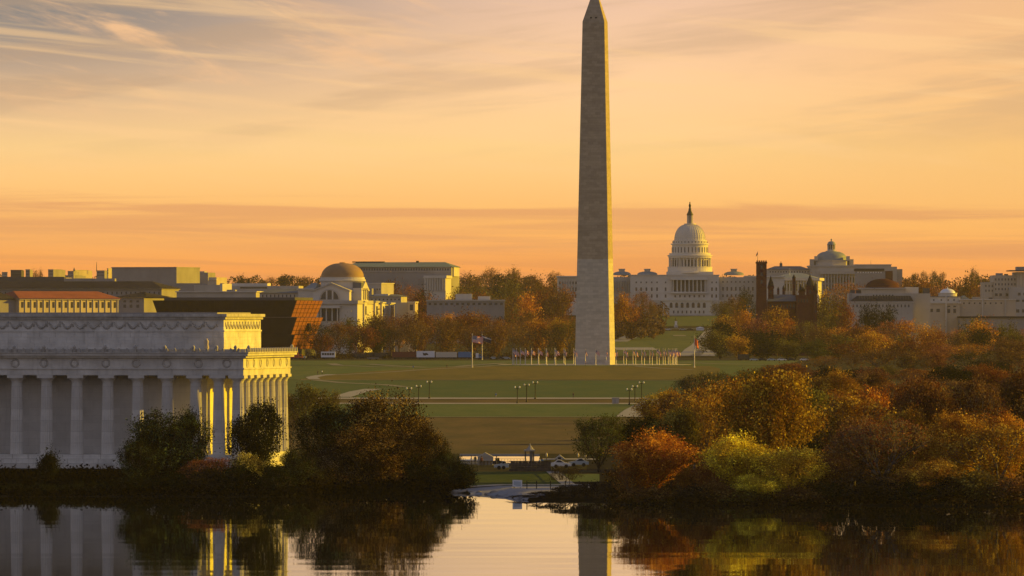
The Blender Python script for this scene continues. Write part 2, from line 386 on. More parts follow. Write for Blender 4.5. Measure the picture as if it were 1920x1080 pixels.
def sheet(name, m, corners_rows, off, n=24):
    """draped sheet: corners_rows = [(py, px0, px1), ...] from far to near"""
    ys = [c[0] for c in corners_rows]; rr = []
    yy = np.linspace(ys[0], ys[-1], n)
    vs = []; fs = []; nc = 14
    for y in yy:
        D = Dg(y); a = np.interp(y, ys, [c[1] for c in corners_rows]); b2 = np.interp(y, ys, [c[2] for c in corners_rows])
        for i in range(nc):
            px = a + (b2 - a) * i / (nc - 1); x = X(px, D); vs.append((x, D, gz(x, D) + off))
    for j in range(n - 1):
        for i in range(nc - 1): fs.append((j * nc + i + nc, j * nc + i + nc + 1, j * nc + i + 1, j * nc + i))
    mb = MB(); mb.add(vs, fs); return link(name, mb.mesh(name), m, None, **ST)
def ribbon(name, m, pts, width, off):
    """draped path: pts = [(px, py)], width in metres (a single number or one per point)"""
    P = [(X(px, Dg(py)), Dg(py)) for px, py in pts]; fine = []
    for (a, b2) in zip(P, P[1:]):
        k = max(2, int(math.dist(a, b2) / 25) + 1)
        for i in range(k): fine.append((a[0] + (b2[0] - a[0]) * i / k, a[1] + (b2[1] - a[1]) * i / k))
    fine.append(P[-1]); vs = []
    for i, p in enumerate(fine):
        q = fine[min(i + 1, len(fine) - 1)]; r = fine[max(i - 1, 0)]; d = (q[0] - r[0], q[1] - r[1]); L = math.hypot(*d) or 1
        nx, ny = -d[1] / L * width / 2, d[0] / L * width / 2
        for sg in (1, -1):
            x, y = p[0] + sg * nx, p[1] + sg * ny; vs.append((x, y, gz(x, y) + off))
    fs = [(2 * i, 2 * i + 1, 2 * i + 3, 2 * i + 2) for i in range(len(fine) - 1)]
    mb = MB(); mb.add(vs, fs); o = link(name, mb.mesh(name), m, None, **ST)
    me = o.data
    if me.polygons[0].normal.z < 0: me.flip_normals()
    return o
sheet('lawn', 'grass_brown', [(783.5, 500, 1260), (852, 500, 1200)], .05)
sheet('lawn', 'grass_green', [(757, 480, 1260), (782.8, 480, 1260)], .05)
sheet('lawn', 'grass_brown', [(749, 480, 1260), (756, 480, 1260)], .05)
sheet('lawn', 'grass_deep', [(713, 420, 1400), (748, 420, 1400)], .05)
sheet('lawn', 'grass_tan', [(687, 860, 1330), (691, 800, 1350), (697, 690, 1350), (704, 598, 1340), (712.5, 560, 1330)], .06)
sheet('lawn', 'grass_green', [(676, 440, 1500), (690, 440, 1460), (712, 440, 1420)], .03)
sheet('lawn', 'grass_mall', [(621, 1150, 1345), (668, 1130, 1360)], .12)
sheet('lawn', 'grass_mall', [(592, 1150, 1350), (612, 1140, 1350)], .15)
sheet('lawn', 'grass_bank', [(885.5, 870, 1036), (911, 870, 1062)], .05, 12)
sheet('lawn', 'grass_green', [(890, 1048, 1124), (904, 1072, 1124)], .05, 12)
ribbon('path', 'pale_walk', [(480, 747.5), (1246, 747.5)], 24, .12)
ribbon('path', 'pale_walk', [(480, 757), (1215, 757.5)], 17, .12)
ribbon('path', 'gravel', [(640, 783), (1130, 783)], 5, .12)
ribbon('path', 'gravel', [(560, 712.8), (900, 713.4), (1320, 713.8)], 7, .13)
ribbon('path', 'gravel', [(440, 705), (575, 706), (640, 703), (730, 698), (800, 693), (900, 688), (965, 684)], 3.2, .11)
ribbon('path', 'pale_paving', [(590, 711.5), (584, 708), (600, 704.5), (622, 702.5)], 4.5, .12)
ribbon('path', 'gravel', [(590, 713), (640, 718), (720, 722), (760, 726)], 4, .12)
ribbon('path', 'gravel', [(621, 682), (635, 685.5), (700, 688), (780, 689)], 5, .12)
ribbon('path', 'gravel', [(690, 683), (730, 686), (800, 689.5), (860, 688), (950, 681)], 5, .13)
ribbon('path', 'gravel', [(770, 680), (900, 679.5), (965, 679)], 5, .12)
ribbon('path', 'gravel', [(1190, 687), (1240, 691), (1300, 694)], 3.2, .12)
ribbon('path', 'gravel', [(1270, 680), (1340, 682), (1440, 684)], 5, .12)
ribbon('road', 'asphalt', [(300, 673.5), (1600, 673.5)], 26, .10)
ribbon('path', 'pale_paving', [(1243, 748), (1222, 758), (1200, 770), (1184, 783)], 8.5, .14)
ribbon('path', 'pale_paving', [(640, 745), (672, 735), (700, 730)], 6, .14)
ribbon('path', 'pale_paving', [(1153, 654.5), (1229, 654.5)], 150, .25)
ribbon('path', 'pale_paving', [(1160, 641), (1185, 630), (1200, 622)], 12, .25)
ribbon('path', 'pale_paving', [(1289, 668), (1305, 655), (1330, 630), (1340, 620)], 14, .25)
ribbon('path', 'pale_paving', [(1316, 668), (1330, 656)], 14, .25)
ribbon('path', 'gravel', [(1180, 629.5), (1214, 629)], 30, .26)
ribbon('path', 'gravel', [(1262, 630), (1286, 630)], 30, .26)
ribbon('road', 'asphalt', [(1150, 617), (1335, 617)], 40, .25)
sheet('promenade', 'pale_paving', [(912.5, 872, 1150), (918, 888, 1125), (928, 906, 985)], .14, 30)
sheet('promenade_kerb', 'concrete', [(911.3, 880, 1170), (912.8, 880, 1165)], .26, 6)
ribbon('path', 'pale_paving', [(1036, 886), (1068, 912)], 2.2, .10)

# a glimpse of the still basin behind the booth
rb = MB(); d0, d1 = 1192, 1262
rb.add([(X(862, d0), d0, 1.12), (X(1012, d0), d0, 1.12), (X(1012, d1), d1, 1.12), (X(862, d1), d1, 1.12)], [(0, 1, 2, 3)])
link('basin_water', rb.mesh('basin_water'), 'water', None, **ST)
kb = MB(); z = 1.0
kb.box(X(862, d1), X(1012, d1), d1, d1 + 1.2, z - .3, z + .35); kb.box(X(862, d0), X(1012, d0), d0 - .8, d0, z - .3, z + .22)
link('basin_kerb', kb.mesh('basin_kerb'), 'concrete', None, **ST)

# ------------------------------------------------------------------ far building helper
class Bld:
    def __init__(s, name, label, cat, ref, D, rot=0.0, group=None, z0=None):
        s.s = D / F; s.ref = ref; s.D = D; s.z0 = (float(np.interp(D, KD, KZ)) - .6) if z0 is None else z0
        s.k = 1 / math.cos(R(rot)); s.root = empty(name, (X(ref, D), D, s.z0), R(-rot), label, cat, group)
    def x(s, px): return (px - s.ref) * s.s * s.k
    def z(s, py): return Zp(py, s.D) - s.z0
    def box(s, mb, x0, x1, y0, y1, d0, d1, taper=0): return mb.box(s.x(x0), s.x(x1), d0, d1, 0 if y1 is None else s.z(y1), s.z(y0), taper)
    def add(s, name, mb, m, parent=None, **pr): return link(name, mb.mesh(name), m, parent or s.root, **pr)
    def bx(s, name, m, x0, x1, y0, y1, d0, d1, taper=0, parent=None, **pr):
        mb = MB(); s.box(mb, x0, x1, y0, y1, d0, d1, taper); return s.add(name, mb, m, parent, **pr)
    def wins(s, pxs, rows, w, d=0.0, m='glass', name='window', parent=None):
        mb = MB()
        for (y0, y1) in rows:
            for p in pxs: s.box(mb, p - w / 2, p + w / 2, y0, y1, d - .12, d + .25)
        return s.add(name, mb, m, parent, kind='stuff')
    def cols(s, pxs, y0, y1, rpx, d, m, n=8, name='colonnade'):
        mb = MB()
        for p in pxs: mb.cyl(s.x(p), d, s.z(y1), s.z(y0), rpx * s.s, rpx * s.s * .85, n)
        return s.add(name, mb, m, None, kind='stuff')
    def dome(s, name, m, cx, prof, d, n=32, parent=None, smooth=True):   # prof [(half width px, py)] bottom to top
        mb = MB(); mb.lathe([(r * s.s, s.z(y)) for r, y in prof], s.x(cx), d, n, smooth); return s.add(name, mb, m, parent)
lin = lambda a, b, n: [a + (b - a) * i / (n - 1) for i in range(n)]
def arc(r0, y0, r1, y1, n=8):                        # quarter-ellipse profile from (r0,y0) to (r1,y1)
    out = []
    for i in range(n + 1):
        a = math.pi / 2 * i / n; out.append((r1 + (r0 - r1) * math.cos(a), y0 + (y1 - y0) * math.sin(a)))
    return out

# ------------------------------------------------------------------ the obelisk
OBD = 2963; obz = 6.3; s_ = OBD / F
ob = empty('obelisk', (X(1115, OBD) + .3, OBD + 8, obz), R(-9.5), 'very tall pale stone obelisk rising from a ring of small flags', 'monument')
def frus(h0, h1, w0, w1):
    mb = MB(); a, b2 = w0 / 2, w1 / 2
    mb.add([(-a, -a, h0), (a, -a, h0), (a, a, h0), (-a, a, h0), (-b2, -b2, h1), (b2, -b2, h1), (b2, b2, h1), (-b2, b2, h1)],
           [(3, 2, 1, 0), (4, 5, 6, 7), (0, 1, 5, 4), (1, 2, 6, 5), (2, 3, 7, 6), (3, 0, 4, 7)]); return mb
HT, WB, WT = (684 - 40) * s_ + .3, 16.1, 10.0
hl = 48.0; wl = WB + (WT - WB) * hl / HT
link('lower_shaft', frus(0, hl, WB, wl).mesh('lower_shaft'), 'monument_low', ob, label='paler lower third of the shaft')
link('upper_shaft', frus(hl, HT, wl, WT).mesh('upper_shaft'), 'monument_high', ob, label='browner upper shaft')
cap = link('pyramidion', frus(HT, HT + 16.0, WT, .35).mesh('pyramidion'), 'monument_high', ob)
for sgn in (-1, 1):
    for h in (1.6,):
        mb = MB(); f = h / 16; yy = -WT / 2 * (1 - f); mb.box(sgn * 1.15 - .45, sgn * 1.15 + .45, yy - .08, yy + .5, HT + h - .35, HT + h + .45); link('window', mb.mesh('window'), 'iron', cap)
mb = MB(); mb.lathe([(44, -.6), (44, .25), (43.4, .25), (43.4, .2)], 0, 0, 64, False)
plaza = link('plaza', mb.mesh('plaza'), 'concrete', None, **ST); plaza.location = (X(1115, OBD), OBD + 8, obz + .05)

# flag ring
def flagmesh(w, h, droop, seed):
    rr = random.Random(seed); nx, nz = 9, 4; vs = []; fs = []; uv = []
    ph = rr.uniform(0, 6)
    for j in range(nz + 1):
        for i in range(nx + 1):
            u, v = i / nx, j / nz
            x = u * w * math.cos(droop * .9) ; zz = -(1 - v) * h - u * w * math.sin(droop) * .9
            yy = .22 * w * u * math.sin(u * 7 + ph + v * 1.2); vs.append((x, yy, zz)); uv.append((u, v))
    for j in range(nz):
        for i in range(nx): a = j * (nx + 1) + i; fs.append((a, a + 1, a + nx + 2, a + nx + 1))
    me = bpy.data.meshes.new('flag'); me.from_pydata(vs, [], fs); L = me.uv_layers.new(name='UVMap')
    for lp in me.loops: L.data[lp.index].uv = uv[lp.vertex_index]
    me.polygons.foreach_set('use_smooth', [True] * len(me.polygons)); return me
pm = MB(); pm.lathe([(.22, 0), (.20, .4), (.15, .5), (.10, 7.0)], 0, 0, 6); pme = pm.mesh('pole')
fm = MB(); fm.lathe([(.02, 7.0), (.17, 7.12), (.17, 7.25), (.02, 7.38)], 0, 0, 6); fme = fm.mesh('finial')
flags = [flagmesh(2.3, 1.5, d, i) for i, d in enumerate((.9, 1.2, 1.35, .7, 1.4))]
rr = random.Random(2)
for i in range(50):
    a = 2 * math.pi * (i + .5) / 50; D0 = OBD + 8
    x = X(1115, D0) + 37.3 * math.cos(a); y = D0 + 37.3 * math.sin(a)
    r_ = empty('flagpole', (x, y, obz + .2), 0, 'slim metal flagpole with small striped flag, one of the ring around the obelisk', 'flagpole', 'flagpoles in a ring round the obelisk')
    link('pole', pme, 'pole_metal', r_); link('finial', fme, 'pole_metal', r_)
    fo = link('flag', flags[rr.randrange(5)], 'flag_stripes', r_); fo.location = (.1, 0, 6.9); fo.rotation_euler = (0, 0, rr.uniform(-.9, .5))
def bigpole(px, base, top, D, fl, fmat, label, fw, fh, droop, seed):
    z0 = gz(X(px, D), D); h = Zp(top, D) - z0
    r_ = empty('tall_flagpole', (X(px, D), D, z0), 0, label, 'flagpole', 'tall flagpoles on the lawn')
    mb = MB(); mb.lathe([(.30, 0), (.30, .6), (.2, .7), (.12, h)], 0, 0, 8); link('pole', mb.mesh('pole'), 'pole_metal', r_)
    mb = MB(); mb.lathe([(.03, h), (.3, h + .2), (.3, h + .4), (.03, h + .6)], 0, 0, 8); link('finial', mb.mesh('finial'), 'pole_metal', r_)
    f = link('flag', flagmesh(fw, fh, droop, seed), fmat, r_); f.location = (.15, 0, h - .2)
bigpole(885.5, 689, 628, 2830, None, 'flag_stripes', 'tall pale flagpole flying a striped flag with blue canton over the lawn', 4.6, 3.0, .18, 3)
bigpole(904, 672, 628, 3390, None, 'flag_navy', 'tall flagpole flying a dark navy flag behind the striped one', 4.8, 2.8, .35, 9)
bigpole(1302, 690, 632, 2830, None, 'flag_red', 'tall flagpole with a bunched orange red flag by the wood edge', 2.4, 3.2, .9, 14)

# ------------------------------------------------------------------ the marble temple (foreground)
TD = 1096; TS = TD / F; th = R(10.4)
tz0 = 2.0
T = empty('marble_temple', (X(452, TD), TD, tz0), -th, 'huge white marble temple with fluted columns standing beside the water', 'temple')
zz = lambda py: Zp(py, TD) - tz0
LEN, DEP = 58.0, 37.0
ck = 1 / math.cos(th)
fx = lambda px: (px - 447) * TS * ck
def tp(name, mb, m='marble', parent=None, **pr): return link(name, mb.mesh(name), m, parent or T, **pr)
# stylobate: three courses of separate blocks
yt = [zz(853), zz(861.5), zz(870.5), zz(884)]
rb_ = random.Random(7); blocks = {}
for r_i in range(3):
    zt, zb = yt[r_i], yt[r_i + 1]; out = .25 + .55 * r_i
    for side in ('front', 'right'):
        L = (LEN if side == 'front' else DEP) + 2 * out; p = 0.0
        while p < L - .2:
            w = min(rb_.uniform(2.3, 3.6), L - p)
            if L - p - w < 1.2: w = L - p
            mb = MB(); j = .03; dd = rb_.uniform(-.02, .02)
            if side == 'front': mb.box(out - p - w + j, out - p - j, -out + dd, 2.2, zb + .015, zt - .015)
            elif p > 2.4: mb.box(-2.2, out + dd, -out + p + j, -out + p + w - j, zb + .015, zt - .015)
            else: p += w; continue
            tp('stone_block', mb, 'marble'); p += w
mb = MB(); mb.box(-LEN + .3, -2.25, 2.25, DEP - .3, -1, yt[0] - .02); tp('podium', mb, 'marble_wall')
# columns
z0c, z1c = yt[0], zz(704)
def colmesh():
    mb = MB(); n = 40; H = z1c - z0c - 1.25; pr = []
    for i in range(7):
        f = i / 6; pr.append((1.12 - .23 * f - .02 * math.sin(f * 3.14) * -1, H * f))
    mb.lathe(pr, 0, 0, n, False, 0, .085); return mb.mesh('column_shaft'), H
cme, CHh = colmesh()
mb = MB(); mb.lathe([(.89, CHh), (.93, CHh + .1), (.93, CHh + .18), (1.05, CHh + .4), (1.3, CHh + .65), (1.33, CHh + .75)], 0, 0, 24); ech = mb.mesh('echinus')
mb = MB(); mb.box(-1.36, 1.36, -1.36, 1.36, CHh + .75, CHh + 1.245); aba = mb.mesh('abacus')
def column(x, y):
    o = link('column', cme, 'marble_column', T); o.location = (x, y, z0c)
    link('capital', ech, 'marble_column', o); link('abacus', aba, 'marble_column', o)
fpx = [438, 402, 358, 304, 248, 191, 132, 74, 17, -40, -97, -154, -200]
yc = 1.3
for p in fpx: column(fx(p), yc)
for k in range(1, 8): column(fx(438), yc + k * (DEP - 2.6) / 7)
for k in range(1, 8): column(fx(-200), yc + k * (DEP - 2.6) / 7)
xl = fx(-200) - 1.3; xr = fx(438) + 1.3
# cella
mb = MB(); mb.box(xl + 5, fx(366), yc + 5.0, DEP - 6, z0c + .55, z1c + .1); tp('cella_wall', mb, 'marble_wall')
mb = MB(); mb.box(xl + 4.8, fx(366) + .15, yc + 4.85, DEP - 5.8, z0c - .02, z0c + .55); tp('cella_plinth', mb, 'marble_wall')
# entablature
zA, zF, zC, zT_ = zz(704), zz(690), zz(671), zz(660)
mb = MB(); mb.box(xl + .1, xr - .1, .1, DEP - .1, zA, zF - .25); tp('architrave', mb, 'marble')
mb = MB(); mb.box(xl - .06, xr + .06, -.06, DEP + .06, zF - .25, zF); tp('taenia', mb, 'marble')
fr = None
mb = MB(); mb.box(xl + .12, xr - .12, .12, DEP - .12, zF, zC); fr = tp('frieze', mb, 'marble')
def wreath(x, y, zc, side):
    n, k = 18, 6; vs = []; fs = []
    for i in range(n):
        a = 6.2832 * i / n
        for j in range(k):
            b2 = 6.2832 * j / k; rj = .62 + .15 * math.cos(b2) * (1 + .25 * (i % 2)); h = .11 * math.sin(b2)
            q = (rj * math.cos(a), rj * math.sin(a))
            vs.append((x + q[0], y - h, zc + q[1]) if side == 'f' else (x + h, y + q[0], zc + q[1]))
    for i in range(n):
        for j in range(k): fs.append((i * k + j, i * k + (j + 1) % k, ((i + 1) % n) * k + (j + 1) % k, ((i + 1) % n) * k + j))
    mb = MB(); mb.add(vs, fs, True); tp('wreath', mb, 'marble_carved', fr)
zw = (zF + zC) / 2 - .05
for p in (420, 366, 306, 248, 190, 130, 72, 17): wreath(fx(p), .12, zw, 'f')
for k in range(7): wreath(xr - .12, 3 + k * (DEP - 6) / 6, zw, 'r')
mb = MB(); mb.box(xl - .45, xr + .45, -.45, DEP + .45, zC, zC + .35); mb.box(xl - .85, xr + .85, -.85, DEP + .85, zC + .35, zT_ - .25); tp('cornice', mb, 'marble')
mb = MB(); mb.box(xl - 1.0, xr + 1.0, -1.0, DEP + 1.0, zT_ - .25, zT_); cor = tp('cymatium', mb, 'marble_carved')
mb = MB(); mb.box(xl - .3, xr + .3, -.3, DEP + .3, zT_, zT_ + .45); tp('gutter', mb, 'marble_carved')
# antefixes: little palmettes along the eaves
am = MB(); am.prism([(-.17, 0), (.17, 0), (.24, .28), (.14, .55), (0, .68), (-.14, .55), (-.24, .28)], -.1, .1); ame = am.mesh('antefix')
nf = 46
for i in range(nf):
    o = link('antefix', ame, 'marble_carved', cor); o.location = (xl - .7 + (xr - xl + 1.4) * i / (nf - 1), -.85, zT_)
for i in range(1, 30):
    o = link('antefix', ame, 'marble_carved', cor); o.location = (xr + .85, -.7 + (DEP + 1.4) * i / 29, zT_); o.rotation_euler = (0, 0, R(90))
for i in range(12):                                  # lion head spouts, taller
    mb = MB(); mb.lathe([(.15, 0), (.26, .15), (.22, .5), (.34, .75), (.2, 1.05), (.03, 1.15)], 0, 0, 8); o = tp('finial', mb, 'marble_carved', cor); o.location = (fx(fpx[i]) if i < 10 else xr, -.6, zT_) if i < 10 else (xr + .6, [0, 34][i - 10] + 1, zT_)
# attic storey, set back
ax1, ay0 = fx(404), 4.2; ax0 = xl + 4.2; ay1 = DEP - 4.2
z_a = [zT_ + .2, zz(622), zz(619), zz(599), zz(594), zz(588.5)]
mb = MB(); mb.box(ax0 + .06, ax1 - .06, ay0 + .06, ay1 - .06, z_a[0], z_a[1]); at_ = tp('attic_wall', mb, 'marble_wall')
rs_ = random.Random(31); zm = [z_a[0], z_a[0] + (z_a[1] - z_a[0]) * .36, z_a[0] + (z_a[1] - z_a[0]) * .7, z_a[1]]
for r_i in range(3):
    for side, a0_, a1_ in (('f', ax0, ax1), ('r', ay0, ay1)):
        p = a0_ + (0 if r_i % 2 else -1.2)
        while p < a1_ - .1:
            w = rs_.uniform(2.7, 3.4); q0, q1 = max(p, a0_) + .025, min(p + w, a1_) - .025; p += w
            if q1 - q0 < .3: continue
            mb = MB(); j = rs_.uniform(-.015, .015)
            if side == 'f': mb.box(q0, q1, ay0 + j, ay0 + .1, zm[r_i] + .02, zm[r_i + 1] - .02)
            else: mb.box(ax1 - .1, ax1 - j, q0, q1, zm[r_i] + .02, zm[r_i + 1] - .02)
            tp('stone_slab', mb, 'marble', at_)
mb = MB(); mb.box(ax0 - .12, ax1 + .12, ay0 - .12, ay1 + .12, z_a[1], z_a[2]); tp('attic_moulding', mb, 'marble')
mb = MB(); mb.box(ax0 + .05, ax1 - .05, ay0 + .05, ay1 - .05, z_a[2], z_a[3]); fest = tp('attic_frieze', mb, 'marble')
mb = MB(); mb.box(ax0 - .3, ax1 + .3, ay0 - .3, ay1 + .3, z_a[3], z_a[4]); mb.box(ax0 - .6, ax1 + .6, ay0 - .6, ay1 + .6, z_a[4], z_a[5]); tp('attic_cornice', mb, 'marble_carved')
zf0 = z_a[2] + .35; zf1 = z_a[3] - .35
def festoon(along, side, w):
    mb = MB(); pts = []
    for i in range(9):
        u = i / 8; pts.append((along - w / 2 + w * u, zf1 - .15 - .95 * math.sin(u * math.pi)))
    for (a, b2), rad in zip(zip(pts, pts[1:]), (.13, .18, .22, .25, .25, .22, .18, .13)):
        if side == 'f': mb.tube((a[0], ay0 + .05, a[1]), (b2[0], ay0 + .05, b2[1]), rad, rad, 5)
        else: mb.tube((ax1 - .05, a[0], a[1]), (ax1 - .05, b2[0], b2[1]), rad, rad, 5)
    e = along + w / 2
    if side == 'f': mb.tube((e, ay0 + .05, zf1), (e, ay0 + .05, zf0 + .2), .2, .12, 5)
    else: mb.tube((ax1 - .05, e, zf1), (ax1 - .05, e, zf0 + .2), .2, .12, 5)
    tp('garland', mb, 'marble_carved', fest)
nfe = 22; Lx = ax1 - ax0 - 2
for i in range(nfe): festoon(ax0 + 1 + Lx * (i + .5) / nfe, 'f', Lx / nfe * .86)
for i in range(12): festoon(ay0 + 1 + (ay1 - ay0 - 2) * (i + .5) / 12, 'r', 1.95)
mb = MB(); mb.box(ax0 + 1.5, ax1 - 1.5, ay0 + 1.5, ay1 - 1.5, z_a[5], z_a[5] + .25); tp('roof_slab', mb, 'grey_stone')
# side parapet and cream corner scroll on the cornice by the attic
mb = MB(); mb.lathe([(.3, 0), (.42, .3), (.28, .9), (.36, 1.4), (.05, 1.9)], 0, 0, 8); o = tp('acroterion', mb, 'cream_stone', cor); o.location = (fx(380), .8, zT_ + .4)

# ------------------------------------------------------------------ the great domed legislature
C = Bld('domed_capitol', 'vast white building with a tall tiered iron dome behind the obelisk', 'building', 1295, 5242)
b = C; ws = 'white_stone'
dcy = 30
b.bx('centre_wall', ws, 1182, 1348, 516.5, None, 0, 60); b.bx('cornice', ws, 1180.5, 1349.5, 515, 516.5, -.8, 61)
b.bx('string_course', ws, 1181.5, 1348.5, 548, 549.2, -.4, 1)
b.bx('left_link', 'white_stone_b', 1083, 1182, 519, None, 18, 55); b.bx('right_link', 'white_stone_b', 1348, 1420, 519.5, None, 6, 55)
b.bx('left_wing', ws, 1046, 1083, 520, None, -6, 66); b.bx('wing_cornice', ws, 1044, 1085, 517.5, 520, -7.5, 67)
b.bx('right_wing', ws, 1420, 1470, 520, None, -6, 66); b.bx('wing_cornice', ws, 1418, 1472, 517.5, 520, -7.5, 67)
# portico: dark panel paints the recess shade, columns and entablature in front
b.bx('loggia_shade', 'dark_grey', 1260, 1324, 525, 547, -.25, .3); b.cols(lin(1262, 1322, 9), 525, 547, 1.25, -2.2, ws)
b.bx('loggia_entablature', ws, 1257, 1327, 519.5, 525, -3.6, -.3); b.bx('loggia_floor', ws, 1257, 1327, 547, 550, -3.6, -.3)
b.wins(lin(1264, 1320, 8), [(537, 545)], 3.2, -.35)
w1 = [1193, 1202, 1212, 1222, 1232, 1248, 1335, 1343]
b.wins(w1, [(539, 545.5), (552, 558)], 3.0); b.wins(w1, [(528, 531)], 2.4)
b.wins(lin(1266, 1320, 7), [(553, 557.5)], 2.8)
b.wins(lin(1356, 1412, 8), [(538, 545), (552, 557)], 3, 6); b.wins(lin(1356, 1412, 8), [(527, 530)], 2.4, 6)
b.cols(lin(1086, 1180, 20), 526, 546, 1.1, 16.8, 'white_stone_b'); b.wins(lin(1050, 1080, 6), [(528, 533), (539, 546), (552, 559)], 2.8, -6)
b.cols(lin(1047, 1082, 8), 524, 549, 1.0, -7, ws)
# terrace below
b.bx('terrace_wall', ws, 1242, 1333, 564, None, -22, -1); b.bx('terrace_balustrade', ws, 1238, 1336, 561.5, 564, -22.8, -21.8)
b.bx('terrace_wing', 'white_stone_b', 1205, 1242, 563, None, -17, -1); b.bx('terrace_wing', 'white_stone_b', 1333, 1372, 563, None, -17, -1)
mb = MB()
for p in lin(1257, 1319, 7):
    x0 = b.x(p); w = 2.6 * b.s; zb, zt = b.z(577), b.z(570); pts = [(x0 - w, zb), (x0 + w, zb), (x0 + w, zt)] + [(x0 + w * math.cos(a), zt + w * math.sin(a)) for a in (.6, 1.2, 1.57, 1.95, 2.55)] + [(x0 - w, zt)]
    mb.prism(pts, -22.25, -21.8)
b.add('arched_window', mb, 'glass', kind='stuff'); b.wins(lin(1262, 1318, 8), [(582.5, 587.5)], 2.4, -22)
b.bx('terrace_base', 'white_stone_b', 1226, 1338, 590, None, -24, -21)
# low side domes with lanterns
for cx, w in ((1215, 19), (1378, 19), (1167, 17)):
    rf = b.dome('saucer_dome', 'copper_green', cx, [(w, 515.5), (w, 514)] + arc(w, 514, 3, 508.5, 5), 26, 20)
    b.bx('lantern', 'white_stone_b', cx - 5.5, cx + 5.5, 505, 509.5, 23.5, 28.5, parent=rf); b.bx('lantern_cap', 'white_stone_b', cx - 6.5, cx + 6.5, 503.5, 505, 23, 29, parent=rf)
# great dome
b.bx('dome_podium', ws, 1252, 1338.5, 509, 515.5, dcy - 17, dcy + 17); b.dome('dome_plinth', 'dome_iron', 1295.5, [(44, 511.5), (44, 510), (42, 509), (42, 501.5), (42.5, 501.5), (42.5, 500)], dcy, 40, smooth=False)
b.dome('drum', 'dome_iron', 1295.5, [(33.5, 502), (33.5, 481)], dcy, 36)
mb = MB()
for i in range(36):
    a = 6.2832 * i / 36; mb.cyl(b.x(1295.5) + 39 * b.s * math.cos(a), dcy + 39 * b.s * math.sin(a), b.z(500), b.z(483), 1.05 * b.s, .95 * b.s, 7)
b.add('peristyle', mb, 'dome_iron', kind='stuff')
mb = MB()
for i in range(36):
    a = 6.2832 * (i + .5) / 36; ca, sa = math.cos(a), math.sin(a); r0 = 33.6 * b.s; x0, y0 = b.x(1295.5) + r0 * ca, dcy + r0 * sa
    mb.cyl(x0, y0, b.z(499), b.z(487), 1.3 * b.s, None, 6)
b.add('drum_window', mb, 'glass', kind='stuff')
b.dome('dome_cornice', 'dome_iron', 1295.5, [(40.5, 483), (41, 480), (42.5, 479.5), (42.5, 477.8), (39, 477), (39, 474)], dcy, 40, smooth=False)
b.dome('attic_drum', 'dome_iron', 1295.5, [(33.8, 477), (33.8, 458.5), (36, 458), (36, 456), (32.5, 455.5), (32.5, 450)], dcy, 40, smooth=False)
mb = MB()
for i in range(30):
    a = 6.2832 * i / 30; mb.cyl(b.x(1295.5) + 33.3 * b.s * math.cos(a), dcy + 33.3 * b.s * math.sin(a), b.z(473), b.z(463), 1.15 * b.s, None, 6)
b.add('attic_window', mb, 'glass', kind='stuff')
mb = MB()
for i in range(30):
    a = 6.2832 * i / 30; mb.cyl(b.x(1295.5) + 32.2 * b.s * math.cos(a), dcy + 32.2 * b.s * math.sin(a), b.z(454.5), b.z(452), 1.0 * b.s, None, 6)
b.add('upper_window', mb, 'glass', kind='stuff')
prof = [(29.5, 450)] + arc(29, 449, 8.5, 420.5, 12)
b.dome('cupola', 'dome_iron', 1295.5, prof, dcy, 48)
mb = MB()
for i in range(36):
    a = 6.2832 * i / 36
    for (r0, y0), (r1, y1) in zip(prof[1:], prof[2:]):
        if r0 < 10: break
        mb.tube((b.x(1295.5) + r0 * b.s * math.cos(a), dcy + r0 * b.s * math.sin(a), b.z(y0)), (b.x(1295.5) + r1 * b.s * math.cos(a), dcy + r1 * b.s * math.sin(a), b.z(y1)), .32, .28, 4)
b.add('dome_rib', mb, 'dome_iron', kind='stuff')
mb = MB()
for i in range(24):
    a = 6.2832 * i / 24; mb.cyl(b.x(1295.5) + 27.3 * b.s * math.cos(a), dcy + 27.3 * b.s * math.sin(a), b.z(444.5), b.z(440.5), .95 * b.s, .7 * b.s, 6)
b.add('cupola_window', mb, 'glass', kind='stuff')
b.dome('lantern_gallery', 'dome_iron', 1295.5, [(8.5, 421), (11, 420), (11, 418.2), (6, 418)], dcy, 24, smooth=False)
b.dome('lantern_core', 'dark_grey', 1295.5, [(3.6, 418), (3.6, 402)], dcy, 12)
mb = MB()
for i in range(12):
    a = 6.2832 * i / 12; mb.cyl(b.x(1295.5) + 5 * b.s * math.cos(a), dcy + 5 * b.s * math.sin(a), b.z(418), b.z(402.5), .6 * b.s, None, 6)
b.add('lantern_column', mb, 'dome_iron', kind='stuff')
b.dome('lantern_roof', 'bronze_statue', 1295.5, [(6.2, 402.5), (6.2, 401)] + [(4.6, 398), (3.0, 394), (2.6, 391), (2.2, 389)], dcy, 16)
b.dome('statue', 'bronze_statue', 1295.5, [(1.5, 389), (1.9, 387), (2.3, 384), (1.6, 381.5), (.9, 380.3), (1.1, 379.3), (1.0, 378.3), (.4, 377)], dcy, 10)

